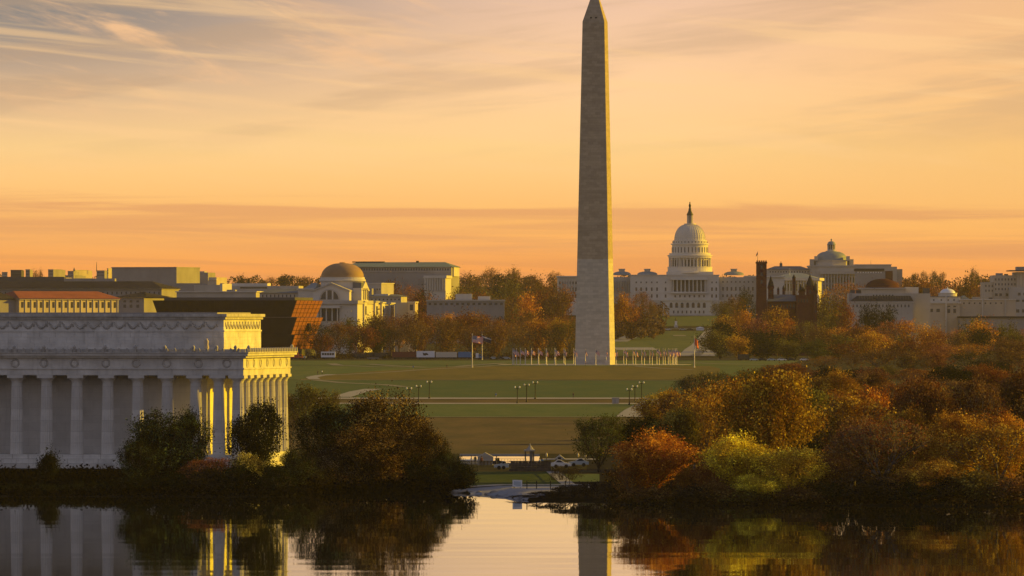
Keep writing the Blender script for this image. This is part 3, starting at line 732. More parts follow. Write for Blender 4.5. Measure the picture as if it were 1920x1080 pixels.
# grounds at its foot
P_ = Bld('stone_memorial', 'white pedestal with dark figure on the slope below the great dome', 'statue', 1267.5, 5060)
P_.bx('pedestal', 'white_paint', 1265.3, 1269.7, 602, None, 0, 2); P_.bx('plinth', 'white_stone', 1263.8, 1271.2, 609, None, -.8, 2.8)
P_.dome('figure', 'bronze_statue', 1267.5, [(1.3, 602), (1.0, 599), (1.3, 597.5), (.6, 596), (.5, 594.8), (.1, 594)], 1, 8)
def tent(px0, px1, y0, y1, D, label, m='white_paint'):
    b = Bld('event_tent', label, 'tent', (px0 + px1) / 2, D); b.bx('side_wall', m, px0, px1, y0 + (y1 - y0) * .35, None, 0, 12)
    mb = MB(); mb.hip(b.x(px0) - .4, b.x(px1) + .4, -.4, 12.4, b.z(y0 + (y1 - y0) * .35), b.z(y0), 3); b.add('canopy', mb, m)
tent(1184, 1219, 609, 621, 4960, 'long white marquee tent beside the orange tree, below the great dome')
tent(1306, 1320, 612.5, 619, 4970, 'small white tent on the mall road below the terrace')

# ------------------------------------------------------------------ brick castle
b = Bld('brick_castle', 'dark red brick castle with battlemented tower among the trees', 'building', 1428, 3720)
rbm = 'red_brick'
def tower(px, hw, y0, y1, d, m=rbm, crown=True, spire=None):
    mb = MB(); w = hw * b.s; mb.box(b.x(px) - w, b.x(px) + w, d, d + 2 * w, 0, b.z(y0)); o = b.add('tower', mb, m)
    if crown:
        mb = MB(); mb.box(b.x(px) - w - .35, b.x(px) + w + .35, d - .35, d + 2 * w + .35, b.z(y0) - .9, b.z(y0)); b.add('parapet', mb, m, o)
        for k in range(5):
            mb = MB(); xx = b.x(px) - w + (2 * w - .8) * k / 4; mb.box(xx, xx + .8, d - .3, d + .4, b.z(y0), b.z(y0) + .8); b.add('merlon', mb, m, o)
    if spire:
        mb = MB(); mb.lathe([(w * 1.25, b.z(y0)), (w * .9, b.z(y0 - (y0 - spire) * .35)), (.05, b.z(spire))], b.x(px), d + w, 8, False); b.add('spire', mb, 'slate_roof', o)
    for k in range(3):
        mb = MB(); zc = b.z(y0 + 9 + 14 * k); mb.box(b.x(px) - w * .22, b.x(px) + w * .22, d - .05, d + .3, zc - 1.1, zc + .9); b.add('window', mb, 'glass', o)
    return o
tower(1428, 9.5, 491, 590, 0); mb = MB(); mb.box(b.x(1415), b.x(1441), -1.2, 7.2, 0, b.z(556), 1.1); b.add('tower_base', mb, rbm)
tower(1447, 5.0, 538, 590, 12, spire=516); tower(1520, 7.0, 538, 590, 6, spire=514); tower(1529, 3.4, 546, 590, 2, spire=528); tower(1502, 3.4, 546, 590, 5, spire=532)
tower(1491, 3.0, 521, 590, 16, crown=False, spire=514); tower(1509, 3.2, 545, 590, 20, spire=537); tower(1472, 2.2, 541, 590, 20, crown=False, spire=534); tower(1462, 2, 543, 590, 20, crown=False, spire=537)
b.bx('hall', rbm, 1441, 1500, 565, None, 10, 24)
mb = MB(); mb.hip(b.x(1440), b.x(1501), 9, 25, b.z(565), b.z(552), 1.5); b.add('hall_roof', mb, 'grey_roof')
b.bx('gatehouse', rbm, 1494, 1530, 553, None, 4, 22)
b.wins(lin(1498, 1514, 4), [(560, 567)], 2, 4); b.wins(lin(1446, 1490, 8), [(570, 578)], 2.4, 10)
fp = empty('rooftop_flagpole', (X(1421, 3720), 3722, Zp(491, 3720)), 0, 'thin flagpole with dark flag on top of the brick tower', 'flagpole')
mb = MB(); mb.lathe([(.12, 0), (.07, 6)], 0, 0, 6); link('pole', mb.mesh('pole'), 'iron', fp)
f = link('flag', flagmesh(2.0, 1.2, 1.2, 5), 'flag_navy', fp); f.location = (-.1, 0, 5.6); f.rotation_euler = (0, 0, R(170))

# ------------------------------------------------------------------ library with lantern dome, and the colonnaded house before it
b = Bld('domed_library', 'grey stone library with low dome and lantern behind the brick castle', 'building', 1562, 5650)
gs = 'white_stone_b'
b.bx('centre_wall', gs, 1520, 1605, 500, None, 0, 60); b.bx('centre_cornice', gs, 1518.5, 1606.5, 497.5, 500, -1, 61)
b.bx('wing_wall', gs, 1440, 1520, 505, None, 10, 50); mb = MB(); mb.hip(b.x(1438), b.x(1521), 9, 51, b.z(505), b.z(498.5), 8); b.add('wing_roof', mb, 'grey_roof')
b.bx('wing_wall', gs, 1605, 1660, 505, None, 10, 50)
b.bx('roof_turret', 'dark_grey', 1464.5, 1469.5, 493, 500, 28, 32); b.dome('turret_finial', 'dark_grey', 1467, [(1.2, 493), (.3, 489.5)], 30, 6)
b.wins(lin(1445, 1516, 15), [(508, 511)], 2, 10); b.cols(lin(1542, 1603, 12), 514, 545, 1.5, -2, gs); b.bx('portico_entablature', gs, 1538, 1606, 508, 514, -3.5, -.2)
b.wins(lin(1544.5, 1600, 11), [(520, 530), (534, 544)], 2.6)
b.dome('drum', gs, 1562, [(37, 498), (37, 489), (38.5, 488.5), (38.5, 487)], 30, 8, smooth=False)
for q in (-1, 1):
    b.bx('corner_turret', gs, 1562 + q * 37 - 4, 1562 + q * 37 + 4, 485.5, 498, 22, 30); b.bx('stair_block', gs, 1562 + q * 30 - 3, 1562 + q * 30 + 3, 480, 488, 14, 22)
b.dome('dome', 'copper_green', 1562, [(29, 487.5), (28.5, 483)] + arc(28, 482.5, 9, 471, 8)[0:], 30, 32)
b.dome('lantern_base', gs, 1562, [(11, 472), (11, 470), (7.5, 469.5), (7.5, 467)], 30, 16, smooth=False)
b.dome('lantern_core', 'dark_grey', 1562, [(5, 467), (5, 458)], 30, 10); mb = MB()
for i in range(10):
    a = .628 * i; mb.cyl(b.x(1562) + 6.6 * b.s * math.cos(a), 30 + 6.6 * b.s * math.sin(a), b.z(467), b.z(458.5), .9 * b.s, None, 6)
b.add('lantern_column', mb, gs, kind='stuff')
b.dome('lantern_dome', 'copper_green', 1562, [(8.2, 458.5), (8.2, 457.5)] + arc(7.6, 457.5, 1.2, 451.5, 5) + [(1.0, 450), (1.7, 449), (1.2, 447.8), (.2, 446.5)], 30, 16)

b = Bld('long_office_block', 'flat roofed pale office block right of the library dome', 'building', 1650, 5900)
b.bx('main_wall', 'white_stone_b', 1604, 1671, 497, None, 0, 40); b.bx('parapet', 'white_stone', 1603, 1672, 495.5, 497, -.6, 40.6)
b.bx('stepped_wall', 'white_stone_b', 1671, 1682, 500, None, 2, 38); b.bx('end_wall', 'grey_stone', 1682, 1692.5, 504.5, None, 4, 36)
b.wins(lin(1608, 1668, 16), [(512, 516), (520, 524)], 1.6); mb = MB(); mb.cyl(b.x(1634), 10, b.z(497), b.z(488), .2, .08, 5); b.add('mast', mb, 'iron')
b = Bld('dark_roofed_annex', 'low dark roofed annex with a row of light windows before the office block', 'building', 1630, 5500)
b.bx('wall', 'grey_stone', 1606, 1660, 508, None, 0, 25); b.bx('roof', 'slate_roof', 1604, 1658, 503.5, 508, -1, 26); b.bx('end_wall', 'red_brick', 1660, 1674, 508, None, 1, 24)
b.wins(lin(1609, 1652, 10), [(509.5, 512)], 2.6, 0, 'white_paint', 'pale_window')  # panes drawn in white paint instead of dark glass
b = Bld('columned_hall', 'white hall with low pediment roof and a row of columns behind the castle', 'building', 1537, 5350, 8)
b.bx('wall', 'white_stone', 1442, 1532, 526, None, 2.5, 40); b.bx('entablature', 'white_stone', 1440, 1537, 521, 526, -.5, 41); b.bx('base', 'white_stone', 1440, 1536, 553, None, -1.5, 2.4)
mb = MB(); mb.hip(b.x(1446), b.x(1530), 0, 40, b.z(521), b.z(511.5), 14); b.add('roof', mb, 'copper_green')
b.cols(lin(1444, 1533, 18), 526, 553, 1.3, .8, 'white_stone'); b.wins(lin(1446.5, 1530.5, 17), [(532, 545)], 2.4, 2.5)
mb = MB(); mb.cyl(b.x(1479), 10, b.z(516), b.z(502), .18, .08, 5); b.add('mast', mb, 'white_paint')
b = Bld('pale_corner_house', 'pale stone corner house left of the columned hall behind the brick tower', 'building', 1430, 5400)
b.bx('wall', 'white_stone_b', 1398, 1440, 519, None, 0, 30); b.bx('cornice', 'white_stone', 1397, 1441, 517, 519, -1, 31); b.wins(lin(1402, 1437, 8), [(524, 531), (536, 543)], 2)

# ------------------------------------------------------------------ red domed museum, white domed museum, blocks on the right
b = Bld('red_domed_museum', 'low museum with dark red saucer dome and glazed skylight strip', 'building', 1660, 4020)
b.bx('base_wall', 'white_stone_b', 1592, 1712, 567, None, 0, 12); b.bx('base_cornice', 'white_stone', 1590, 1714, 565.5, 567, -.5, 12.5)
mb = MB(); mb.add([(b.x(1592), .5, b.z(566)), (b.x(1714), .5, b.z(566)), (b.x(1708), 6, b.z(554.5)), (b.x(1608), 6, b.z(554.5))], [(0, 1, 2, 3)]); mb.box(b.x(1608), b.x(1708), 6.02, 12, b.z(566), b.z(554.5)); sk = b.add('skylight', mb, 'slate_roof')
for p in lin(1612, 1704, 20):
    mb = MB(); mb.tube((b.x(p), 2.6, b.z(561.5)), (b.x(p), 5.9, b.z(554.4)), .12, .12, 4); b.add('glazing_bar', mb, 'grey_roof', sk)
b.bx('upper_wall', 'cream_stone', 1618, 1700, 541, None, 14, 50); b.bx('upper_step', 'white_stone_b', 1596, 1747, 550, None, 13, 52); b.bx('upper_cornice', 'white_stone', 1616, 1702, 539.5, 541, 13, 51)
b.wins(lin(1640, 1676, 7), [(552.5, 554.8)], 3, 13); b.bx('roof_plant', 'dark_grey', 1597, 1606, 543.5, 550, 20, 26); b.bx('roof_plant', 'dark_grey', 1609, 1617, 543, 550, 20, 26); b.bx('roof_plant', 'dark_grey', 1735, 1747, 540, 550, 20, 28); b.bx('roof_plant', 'white_stone', 1701, 1726, 538, 550, 20, 30)
b.wins(lin(1600, 1704, 16), [(571, 576)], 2.4); b.bx('side_tower', 'grey_stone', 1594, 1599, 549, None, 11, 14)
b.dome('dome', 'red_dome', 1660, [(34, 540), (34, 538.5)] + arc(32, 538.5, 1, 522, 10), 31, 40)
b = Bld('white_domed_museum', 'pale museum with small white dome and lit lantern, low and wide', 'building', 1780, 4120)
b.bx('front_wall', 'cream_stone', 1693, 1800, 569, None, 0, 30); b.bx('front_cornice', 'white_stone', 1718, 1802, 567, 569, -.8, 31); b.bx('upper_wall', 'white_stone', 1738, 1802, 557, 567, 6, 30); b.bx('upper_cornice', 'grey_roof', 1736, 1804, 555.5, 557, 5.4, 30.5)
b.bx('right_wall', 'cream_stone', 1800, 1905, 562.5, None, 3, 40); b.bx('right_parapet', 'white_stone', 1799, 1906, 560.8, 562.5, 2.4, 41); b.bx('base_wall', 'white_stone_b', 1660, 1693, 577, None, -2, 20)
b.wins([1733, 1746, 1759], [(579, 585)], 6.5); b.wins([1779, 1790], [(573, 576), (579, 587)], 5); b.wins([1752, 1766, 1779, 1790], [(561, 564)], 2.5, 6)
b.bx('wall_pilaster', 'white_stone', 1772.5, 1775, 556, None, -1, 0); b.bx('wall_pilaster', 'white_stone_b', 1884, 1887, 562.5, None, 2.4, 3)
b.dome('drum', 'white_stone', 1780, [(17.5, 556), (17.5, 550.5), (18.5, 550), (18.5, 549)], 16, 24, smooth=False); b.dome('dome', 'white_paint', 1780, arc(14.5, 549.5, 1.5, 541, 7) + [(1, 540), (.2, 537.5)], 16, 24)
b.wins(lin(1808, 1878, 8), [(567, 570)], 2.6, 3); b.bx('roof_plant', 'grey_stone', 1826, 1840, 556.5, 561, 12, 20); b.bx('roof_plant', 'dark_grey', 1858, 1864, 557.5, 561, 14, 20); b.bx('wall_pilaster', 'white_stone', 1842, 1844, 562.5, None, 2.4, 3)
mb = MB(); mb.gable(b.x(1798), b.x(1822), 8, 26, b.z(562), b.z(554)); b.add('skylight_roof', mb, 'copper_green')
b.bx('low_shed_roof', 'slate_roof', 1795, 1920, 593, 596, -16, 0); b.bx('low_shed_wall', 'grey_stone', 1796, 1920, 596, None, -15, -1)
b = Bld('stepped_office_block', 'large stepped tan office block with thin roof canopy at the skyline edge', 'building', 1880, 4400)
b.bx('main_wall', 'cream_stone', 1864, 1906, 516, None, 0, 40); b.bx('left_wall', 'cream_stone', 1846, 1864, 529, None, 2, 40); b.bx('right_wall', 'cream_stone', 1906, 1960, 510, None, -4, 40); b.bx('roof_canopy', 'dark_grey', 1893, 1950, 506.5, 508.5, -8, 30); b.bx('roof_house', 'grey_stone', 1908, 1950, 500, 506.5, 2, 20)
b.wins([1868, 1876, 1888], [(550, 555)], 5); b.bx('front_wall', 'white_stone_b', 1890, 1960, 538, None, -14, -5); b.wins(lin(1908, 1950, 5), [(549, 554)], 5, -14); b.wins(lin(1894, 1950, 6), [(562, 566), (580, 586)], 6, -14)
b.wins(lin(1867, 1903, 7), [(522, 526), (531, 535), (540, 544)], 2.2); b.wins(lin(1849, 1861, 3), [(534, 538), (543, 547)], 2.2, 2); b.bx('roof_plant', 'grey_stone', 1870, 1882, 512, 516, 8, 16); b.bx('roof_plant', 'dark_grey', 1886, 1892, 513.5, 516, 8, 16)
for p in (1912, 1926): b.bx('pier', 'cream_stone', p, p + 3, 512, 540, -5.2, -4)

# ------------------------------------------------------------------ natural-history style museum with the big tan dome
b = Bld('tan_domed_museum', 'cream museum with big tan dome and half round window under a gable', 'building', 656, 3900, 12)
cs = 'cream_stone'; ws = 'white_stone'
b.bx('gable_wall', ws, 586, 655, 545, 563.5, 0, 34); mb = MB(); mb.gable(b.x(586), b.x(655), 0, 34, b.z(545), b.z(531)); b.add('gable', mb, ws)
mb = MB()
for sg in (-1, 1):
    xm, zt = b.x(620.5), b.z(529.5); xe = b.x(620.5) + sg * 36.5 * b.s; zb_ = b.z(545.6)
    poly = [(xm, zt - 1.0), (xm, zt), (xe, zb_ + 1.0 - .6), (xe, zb_ - .4)]; mb.prism(poly if sg < 0 else poly[::-1], -.9, 34.5)
b.add('gable_cornice', mb, 'white_stone_b')
b.bx('side_wing', ws, 556, 586, 543, 563.5, 3, 30); b.bx('wing_cornice', ws, 554, 586, 540.5, 543, 2, 31)
mb = MB(); mb.hip(b.x(566), b.x(588), 4, 30, b.z(540.5), b.z(530), 2); b.add('wing_roof', mb, 'copper_green')
# half-round window in three panes with mullions
xc, zb_, rw = b.x(618), b.z(561.5), 17.5 * b.s
def half(a0, a1, r, y0, y1): return [(xc + r * math.cos(a0 + (a1 - a0) * i / 8), zb_ + r * math.sin(a0 + (a1 - a0) * i / 8)) for i in range(9)]
wf = None
mb = MB(); o_ = half(0, math.pi, rw + .8, 0, 0); i_ = half(0, math.pi, rw, 0, 0)
for k in range(8): mb.prism([o_[k], o_[k + 1], i_[k + 1], i_[k]], -.45, .05)
wf = b.add('window_arch', mb, 'white_stone_b')
for (xa, xb) in ((-1, -.36), (-.30, .30), (.36, 1)):
    pts = [(xc + rw * xa, zb_), (xc + rw * xb, zb_)]
    for q in range(7):
        u = xb + (xa - xb) * q / 6; pts.append((xc + rw * u, zb_ + rw * math.sqrt(max(0, 1 - u * u))))
    mb = MB(); mb.prism(pts, -.12, .2); b.add('window_pane', mb, 'glass', wf)
for u in (-.33, .33):
    mb = MB(); mb.box(xc + rw * u - .45, xc + rw * u + .45, -.4, .1, zb_, zb_ + rw * .93); b.add('mullion', mb, ws, wf)
# dome
b.dome('drum', ws, 628, [(41, 545), (41, 528), (44, 527), (44, 524), (42, 523), (42, 519.5)], 19, 40, smooth=False)
b.dome('dome', 'tan_dome', 628, [(42, 521), (41, 519)] + arc(40.5, 518.5, 6, 493, 10) + [(5.5, 491.5), (.1, 491.3)], 19, 40)
# right transept with steep gable
b.bx('transept', ws, 655, 672, 540, 566, 8, 26); mb = MB(); mb.prism([(b.x(655), b.z(540)), (b.x(671), b.z(540)), (b.x(671), b.z(529)), (b.x(655), b.z(529))], 9, 25); b.add('transept_roof', mb, 'grey_roof')
mb = MB(); mb.add([(b.x(672), 8, b.z(545)), (b.x(672), 30, b.z(545)), (b.x(672), 19, b.z(527)), (b.x(669), 8, b.z(545)), (b.x(669), 30, b.z(545)), (b.x(669), 19, b.z(527))], [(0, 1, 2), (5, 4, 3), (0, 2, 5, 3), (1, 4, 5, 2), (0, 3, 4, 1)]); b.add('transept_gable', mb, ws)
mb = MB()
for k in (14, 19, 24): mb.box(b.x(672) - .1, b.x(672) + .12, k - 1.2, k + 1.2, b.z(562), b.z(543))
b.add('transept_window', mb, 'glass')
# portico and lower front
b.bx('lower_wall', ws, 580, 676, 570, None, -8, 30); b.bx('lower_cornice', 'white_stone_b', 578, 678, 563.5, 570, -9.5, 31)
b.bx('recess_shade', 'dark_grey', 608, 642, 578, 602, -8.3, -7.5); b.cols([609, 619, 630, 640], 578, 602, 1.3, -10, ws, 10); b.bx('portico_lintel', ws, 605, 645, 573, 578, -11.5, -8.1); b.bx('left_pavilion', ws, 586, 604, 574, None, -10, -8.1)  # dark panel on the wall paints the shade behind the portico columns
b.wins([590, 598], [(580, 592)], 3.5, -10)
for k, (d, ww) in enumerate(((6, 7), (34, 9), (52, 8), (74, 11))):
    mb = MB(); x0 = b.x(676) - 1.2 + .0 * k; mb.box(x0 - 12, x0 + 2.2, d, d + ww, 0, b.z(566 + k)); o = b.add('side_pavilion', mb, ws)
    mb = MB(); mb.box(x0 - 12.5, x0 + 2.9, d - .6, d + ww + .6, b.z(566 + k), b.z(564 + k)); b.add('pavilion_cornice', mb, ws, o)
    mb = MB(); mb.box(x0 + 1.9, x0 + 2.35, d + ww * .3, d + ww * .7, b.z(590), b.z(574)); b.add('pavilion_window', mb, 'glass', o)
mb = MB(); mb.box(b.x(640), b.x(676), 30, 90, 0, b.z(571)); b.add('long_side_wall', mb, cs)
mb = MB(); mb.hip(b.x(640), b.x(676), 30.5, 90, b.z(571), b.z(562), 4); b.add('long_side_roof', mb, 'grey_roof')
b.bx('rear_wing', 'white_stone_b', 476, 556, 549, None, 12, 40); mb = MB(); mb.hip(b.x(474), b.x(558), 11, 41, b.z(549), b.z(541), 6); b.add('rear_wing_roof', mb, 'grey_roof'); b.wins(lin(482, 550, 10), [(552, 557)], 2, 12)

def simple(name, label, cat, ref, D, rot, boxes, wins=None, roof=None, group=None):
    b = Bld(name, label, cat, ref, D, rot, group)
    for i, (nm, m, x0, x1, y0, y1, d0, d1) in enumerate(boxes): b.bx(nm, m, x0, x1, y0, y1, d0, d1)
    if wins: b.wins(*wins)
    if roof:
        m, x0, x1, d0, d1, yb, yt, ins = roof; mb = MB(); mb.hip(b.x(x0), b.x(x1), d0, d1, b.z(yb), b.z(yt), ins); b.add('roof', mb, m)
    return b
simple('low_grey_annex', 'low grey roofed annex in front of the sunlit office end wall', 'building', 752, 4080, 8,
       [('wall', 'white_stone_b', 684, 752, 556, None, 0, 24), ('upper_box', 'white_stone', 700, 726, 551, 556, 4, 16)], (lin(690, 748, 9), [(560, 563)], 2.5), ('grey_roof', 682, 754, -1, 25, 556, 551.5, 5))
simple('office_building', 'grey office block with sunlit yellow end wall behind the tan domed museum', 'building', 715, 4150, 22,
       [('wall', 'white_stone_b', 690, 715, 532, None, 0, 20), ('parapet', 'white_stone', 689, 716, 530.5, 532, -.5, 20.5), ('stair_house', 'grey_stone', 688, 704, 541, None, -6, -.1)], (lin(693, 712, 5), [(541, 544)], 2))
simple('side_wall_building', 'low pink lit gatehouse at the end of the domed museum', 'building', 766, 3960, 8,
       [('wall', 'white_stone_b', 742, 766, 567, None, 2, 24), ('bay', 'cream_stone', 766, 779, 567.5, None, -2, 10), ('cornice', 'white_stone', 765, 780, 565.5, 567.5, -2.5, 10.5)], ([772.5], [(571, 582)], 6, -2))
b = simple('long_roofed_hall', 'long grey hall with blue green roof high on the skyline', 'building', 846, 5300, 8,
       [('wall', 'grey_stone', 640, 846, 501, None, 0, 45), ('upper_cornice', 'white_stone_b', 638, 848, 500, 501, -1, 46), ('string_course', 'white_stone_b', 639, 847, 509, 510, -.5, .5), ('end_wing', 'white_stone', 806, 846, 522, None, -30, -.5), ('end_cornice', 'white_stone', 805, 848, 517, 522, -31.5, -.5)],
       (lin(648, 840, 40), [(503, 507)], 2.2), ('green_roof', 638, 850, -1.5, 46, 500.5, 491, 10))
b.cols(lin(808, 845, 9), 522, 545, 1.4, -31, 'white_stone'); b.bx('roof_ridge', 'slate_roof', 652, 712, 489.6, 491.6, 20, 26); b.bx('chimney', 'slate_roof', 773, 777, 488.5, 493, 20, 24)
mb = MB(); mb.box(b.x(846) - .5, b.x(846) + 1.0, 8, 38, b.z(518), b.z(500)); b.add('end_pavilion', mb, 'white_stone')
b = simple('low_flat_building', 'low pale flat roofed building with two roof boxes among the brown trees', 'building', 870, 4500, 0,
       [('wall', 'grey_stone', 800, 946, 565, None, 0, 25), ('roof_edge', 'white_stone_b', 799, 947, 562, 565, -.8, 26), ('roof_box', 'white_stone', 854, 885, 551, 562, 6, 18), ('roof_box', 'white_stone', 896, 919, 555.5, 562, 6, 18)], (lin(806, 940, 14), [(568, 572)], 5))

# ------------------------------------------------------------------ bronze tiered museum behind the temple
b = Bld('bronze_tiered_museum', 'dark bronze museum of outward leaning tiers with rusty sunlit side', 'building', 556, 3480, 11)
def tier(x0, x1, y0, y1, lean, dep, d0):
    zt, zb = b.z(y0), b.z(y1); a = lean; ay = .25
    v = [(b.x(x0) + a, d0 + ay, zb), (b.x(x1) - a, d0 + ay, zb), (b.x(x1) - a, d0 + dep - a, zb), (b.x(x0) + a, d0 + dep - a, zb), (b.x(x0), d0, zt), (b.x(x1), d0, zt), (b.x(x1), d0 + dep, zt), (b.x(x0), d0 + dep, zt)]
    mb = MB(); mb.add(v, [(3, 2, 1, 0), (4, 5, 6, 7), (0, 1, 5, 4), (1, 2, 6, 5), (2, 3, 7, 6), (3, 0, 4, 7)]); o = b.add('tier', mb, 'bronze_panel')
    # lattice panels, one by one on the sunlit side and joined on the dark front
    nc, nr = 7, 4
    for i in range(nc):
        for j in range(nr):
            def pt(u, w, off):
                q = w; y = d0 + ay * (1 - q) + u * ((dep - a - ay) + (a + ay) * q); x = b.x(x1) - a + a * q + off; return (x, y, zb + (zt - zb) * q)
            g_ = .06; u0, u1, w0, w1_ = (i + g_) / nc, (i + 1 - g_) / nc, (j + g_) / nr, (j + 1 - g_) / nr
            P8 = [pt(u0, w0, .03), pt(u1, w0, .03), pt(u1, w1_, .03), pt(u0, w1_, .03), pt(u0, w0, .22), pt(u1, w0, .22), pt(u1, w1_, .22), pt(u0, w1_, .22)]
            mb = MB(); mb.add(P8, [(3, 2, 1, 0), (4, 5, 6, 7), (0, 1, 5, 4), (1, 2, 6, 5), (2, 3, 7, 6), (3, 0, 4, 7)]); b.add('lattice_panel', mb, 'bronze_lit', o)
    mb = MB(); nc2 = int((x1 - x0) / 9)
    for i in range(nc2):
        for j in range(nr):
            g_ = .07; u0, u1, w0, w1_ = (i + g_) / nc2, (i + 1 - g_) / nc2, (j + g_) / nr, (j + 1 - g_) / nr
            def pf(u, w, off):
                xa = b.x(x0) + a - a * w; xb = b.x(x1) - a + a * w; return (xa + (xb - xa) * u, d0 + ay - ay * w - off, zb + (zt - zb) * w)
            P8 = [pf(u0, w0, .03), pf(u1, w0, .03), pf(u1, w1_, .03), pf(u0, w1_, .03), pf(u0, w0, .2), pf(u1, w0, .2), pf(u1, w1_, .2), pf(u0, w1_, .2)]
            mb.add(P8, [(0, 1, 2, 3), (7, 6, 5, 4), (4, 5, 1, 0), (5, 6, 2, 1), (6, 7, 3, 2), (7, 4, 0, 3)])
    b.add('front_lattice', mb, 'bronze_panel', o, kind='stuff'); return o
DPT = 64
t1 = tier(283, 556, 563, 594.6, 3.2, DPT, 0); t2 = tier(290, 556, 595, 627.6, 3.2, DPT, .12); t3 = tier(298, 552, 628, 655, 2.6, DPT - 6, .24)
b.bx('roof_plant', 'dark_grey', 300, 548, 557.5, 563, 6, 50); b.bx('base', 'dark_grey', 316, 548, 655, None, 6, DPT - 8)
mb = MB(); xq = b.x(553.5); mb.box(xq - .4, xq + .9, 30, 34, b.z(622), b.z(606)); b.add('slit_window', mb, 'glass', t2)

# ------------------------------------------------------------------ left skyline
b = Bld('red_roofed_hall', 'long hall with red tiled roof and golden lit facade above the temple', 'building', 36, 3700, -46)
b.k = 1 / math.cos(R(46)); LL = 190 * b.s * 1.32
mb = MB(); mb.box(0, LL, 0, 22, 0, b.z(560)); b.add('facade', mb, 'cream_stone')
mb = MB(); mb.hip(-1.5, LL + 1.5, -1.8, 24, b.z(559.5), b.z(545.5), 7); b.add('roof', mb, 'tile_roof')
mb = MB(); mb.box(-.6, LL + .6, -.9, 22.5, b.z(561.8), b.z(560)); b.add('cornice', mb, 'white_stone')
nW = 16
for i in range(nW):
    xx = LL * (i + .5) / nW; mb = MB(); mb.box(xx - .8, xx + .8, -.1, .3, b.z(577), b.z(566)); w_ = b.add('window', mb, 'glass')
    mb = MB(); mb.box(xx + 1.8, xx + 2.3, -.45, 0, 0, b.z(561.8)); b.add('pilaster', mb, 'white_stone')
mb = MB(); mb.box(-26, -.05, 3, 20, 0, b.z(560.5)); b.add('grey_wing', mb, 'grey_stone')  # wing in grey stone, darker than the cream facade
mb = MB(); mb.hip(-28, 0, 1.5, 21.5, b.z(560.3), b.z(546), 6); b.add('wing_roof', mb, 'slate_roof')
b = simple('dark_roofed_house', 'grey house with dark hip roof and small arched windows beside red tiles', 'building', 270, 3820, 24,
       [('wall', 'grey_stone', 222, 270, 558.5, None, 0, 30), ('cornice', 'white_stone_b', 220, 271, 557, 558.5, -1, 31)], ([233, 245, 258], [(563, 567), (571, 577)], 5), ('slate_roof', 214, 276, -2, 33, 557, 546.5, 12))
b = simple('great_dark_roof_hall', 'very long hall under a dark flat slate roof with one golden end', 'building', 303, 4200, 16,
       [('wall', 'grey_stone', -60, 303, 542.5, None, 0, 34), ('eave', 'white_stone_b', -62, 305, 541, 542.5, -1.5, 35)], (lin(-50, 298, 40), [(547, 552)], 2.4), ('slate_roof', -62, 307, -2, 36, 541, 527, 14))
simple('big_grey_block', 'large plain grey block with bright yellow sunlit end on the left skyline', 'building', 331, 5000, 20,
       [('wall', 'grey_stone', 207, 331, 502.5, None, 0, 46), ('parapet', 'grey_stone', 206.5, 331.5, 500.5, 502.5, -.5, 46.5)])
simple('small_grey_block', 'small grey block with yellow end just right of the big block', 'building', 390, 5100, 16,
       [('wall', 'grey_stone', 367, 390, 511, None, 0, 18), ('roof_box', 'white_stone_b', 371, 380, 508.5, 511, 4, 10)])
simple('stepped_yellow_block', 'stepped cream block with balconies catching yellow light', 'building', 406, 4900, 18,
       [('wall', 'cream_stone', 391, 406, 520, None, 0, 22), ('lower_step', 'cream_stone', 396, 413, 526, None, -8, -.1), ('balcony', 'white_stone', 392, 407, 523, 524.5, -1.4, -.05)])
simple('corner_white_block', 'small white block with glowing yellow side at the end of a low roof', 'building', 417, 4500, 25,
       [('wall', 'white_stone', 412, 417, 532, None, 0, 14), ('rear_wall', 'white_stone_b', 360, 412, 534, None, 2, 16)])
simple('long_white_block', 'long low white block with a dark window band under the hazy trees', 'building', 560, 4650, 6,
       [('wall', 'white_stone_b', 430, 560, 536, None, 0, 24), ('upper_storey', 'white_stone', 433, 500, 531, 536, 3, 20)], (lin(452, 498, 10), [(538, 541)], 5))
simple('pale_flat_roof_block', 'pale flat roofed block behind the bronze museum roof', 'building', 480, 3950, 8,
       [('wall', 'white_stone_b', 330, 480, 548, None, 0, 30), ('parapet', 'white_stone', 328, 482, 546, 548, -1, 31), ('roof_vent', 'grey_stone', 420, 436, 543, 546, 8, 14)])
sky_l = [
 ('hut roofed yellow house with white gable at the far edge of town', 14, 510, 10, 'cream_stone', -5), ('grey office block with rooftop light on far left skyline', 40, 506, 20, 'dark_grey', 0),
 ('dark slab with a pale lit strip in the distant town', 56, 505, 8, 'grey_stone', 0), ('golden apartment block with dark left wall on the skyline', 100, 505, 10, 'grey_stone', 18),
 ('low bright yellow strip house below the golden block', 96, 519.5, 12, 'cream_stone', 30), ('pointed grey church like block with a tiny turret', 138, 508, 11, 'grey_stone', 4),
 ('bright golden tower block under a thin mast', 141, 506, 3, 'cream_stone', 28), ('curved grey block with pale balconies beside the big block', 196, 507, 15, 'grey_stone', 8),
 ('narrow gold sliver of a tower against the big grey block', 203, 503, 2, 'cream_stone', 20), ('low grey shed with gold gable under the church block', 132, 516, 10, 'grey_stone', 24)]
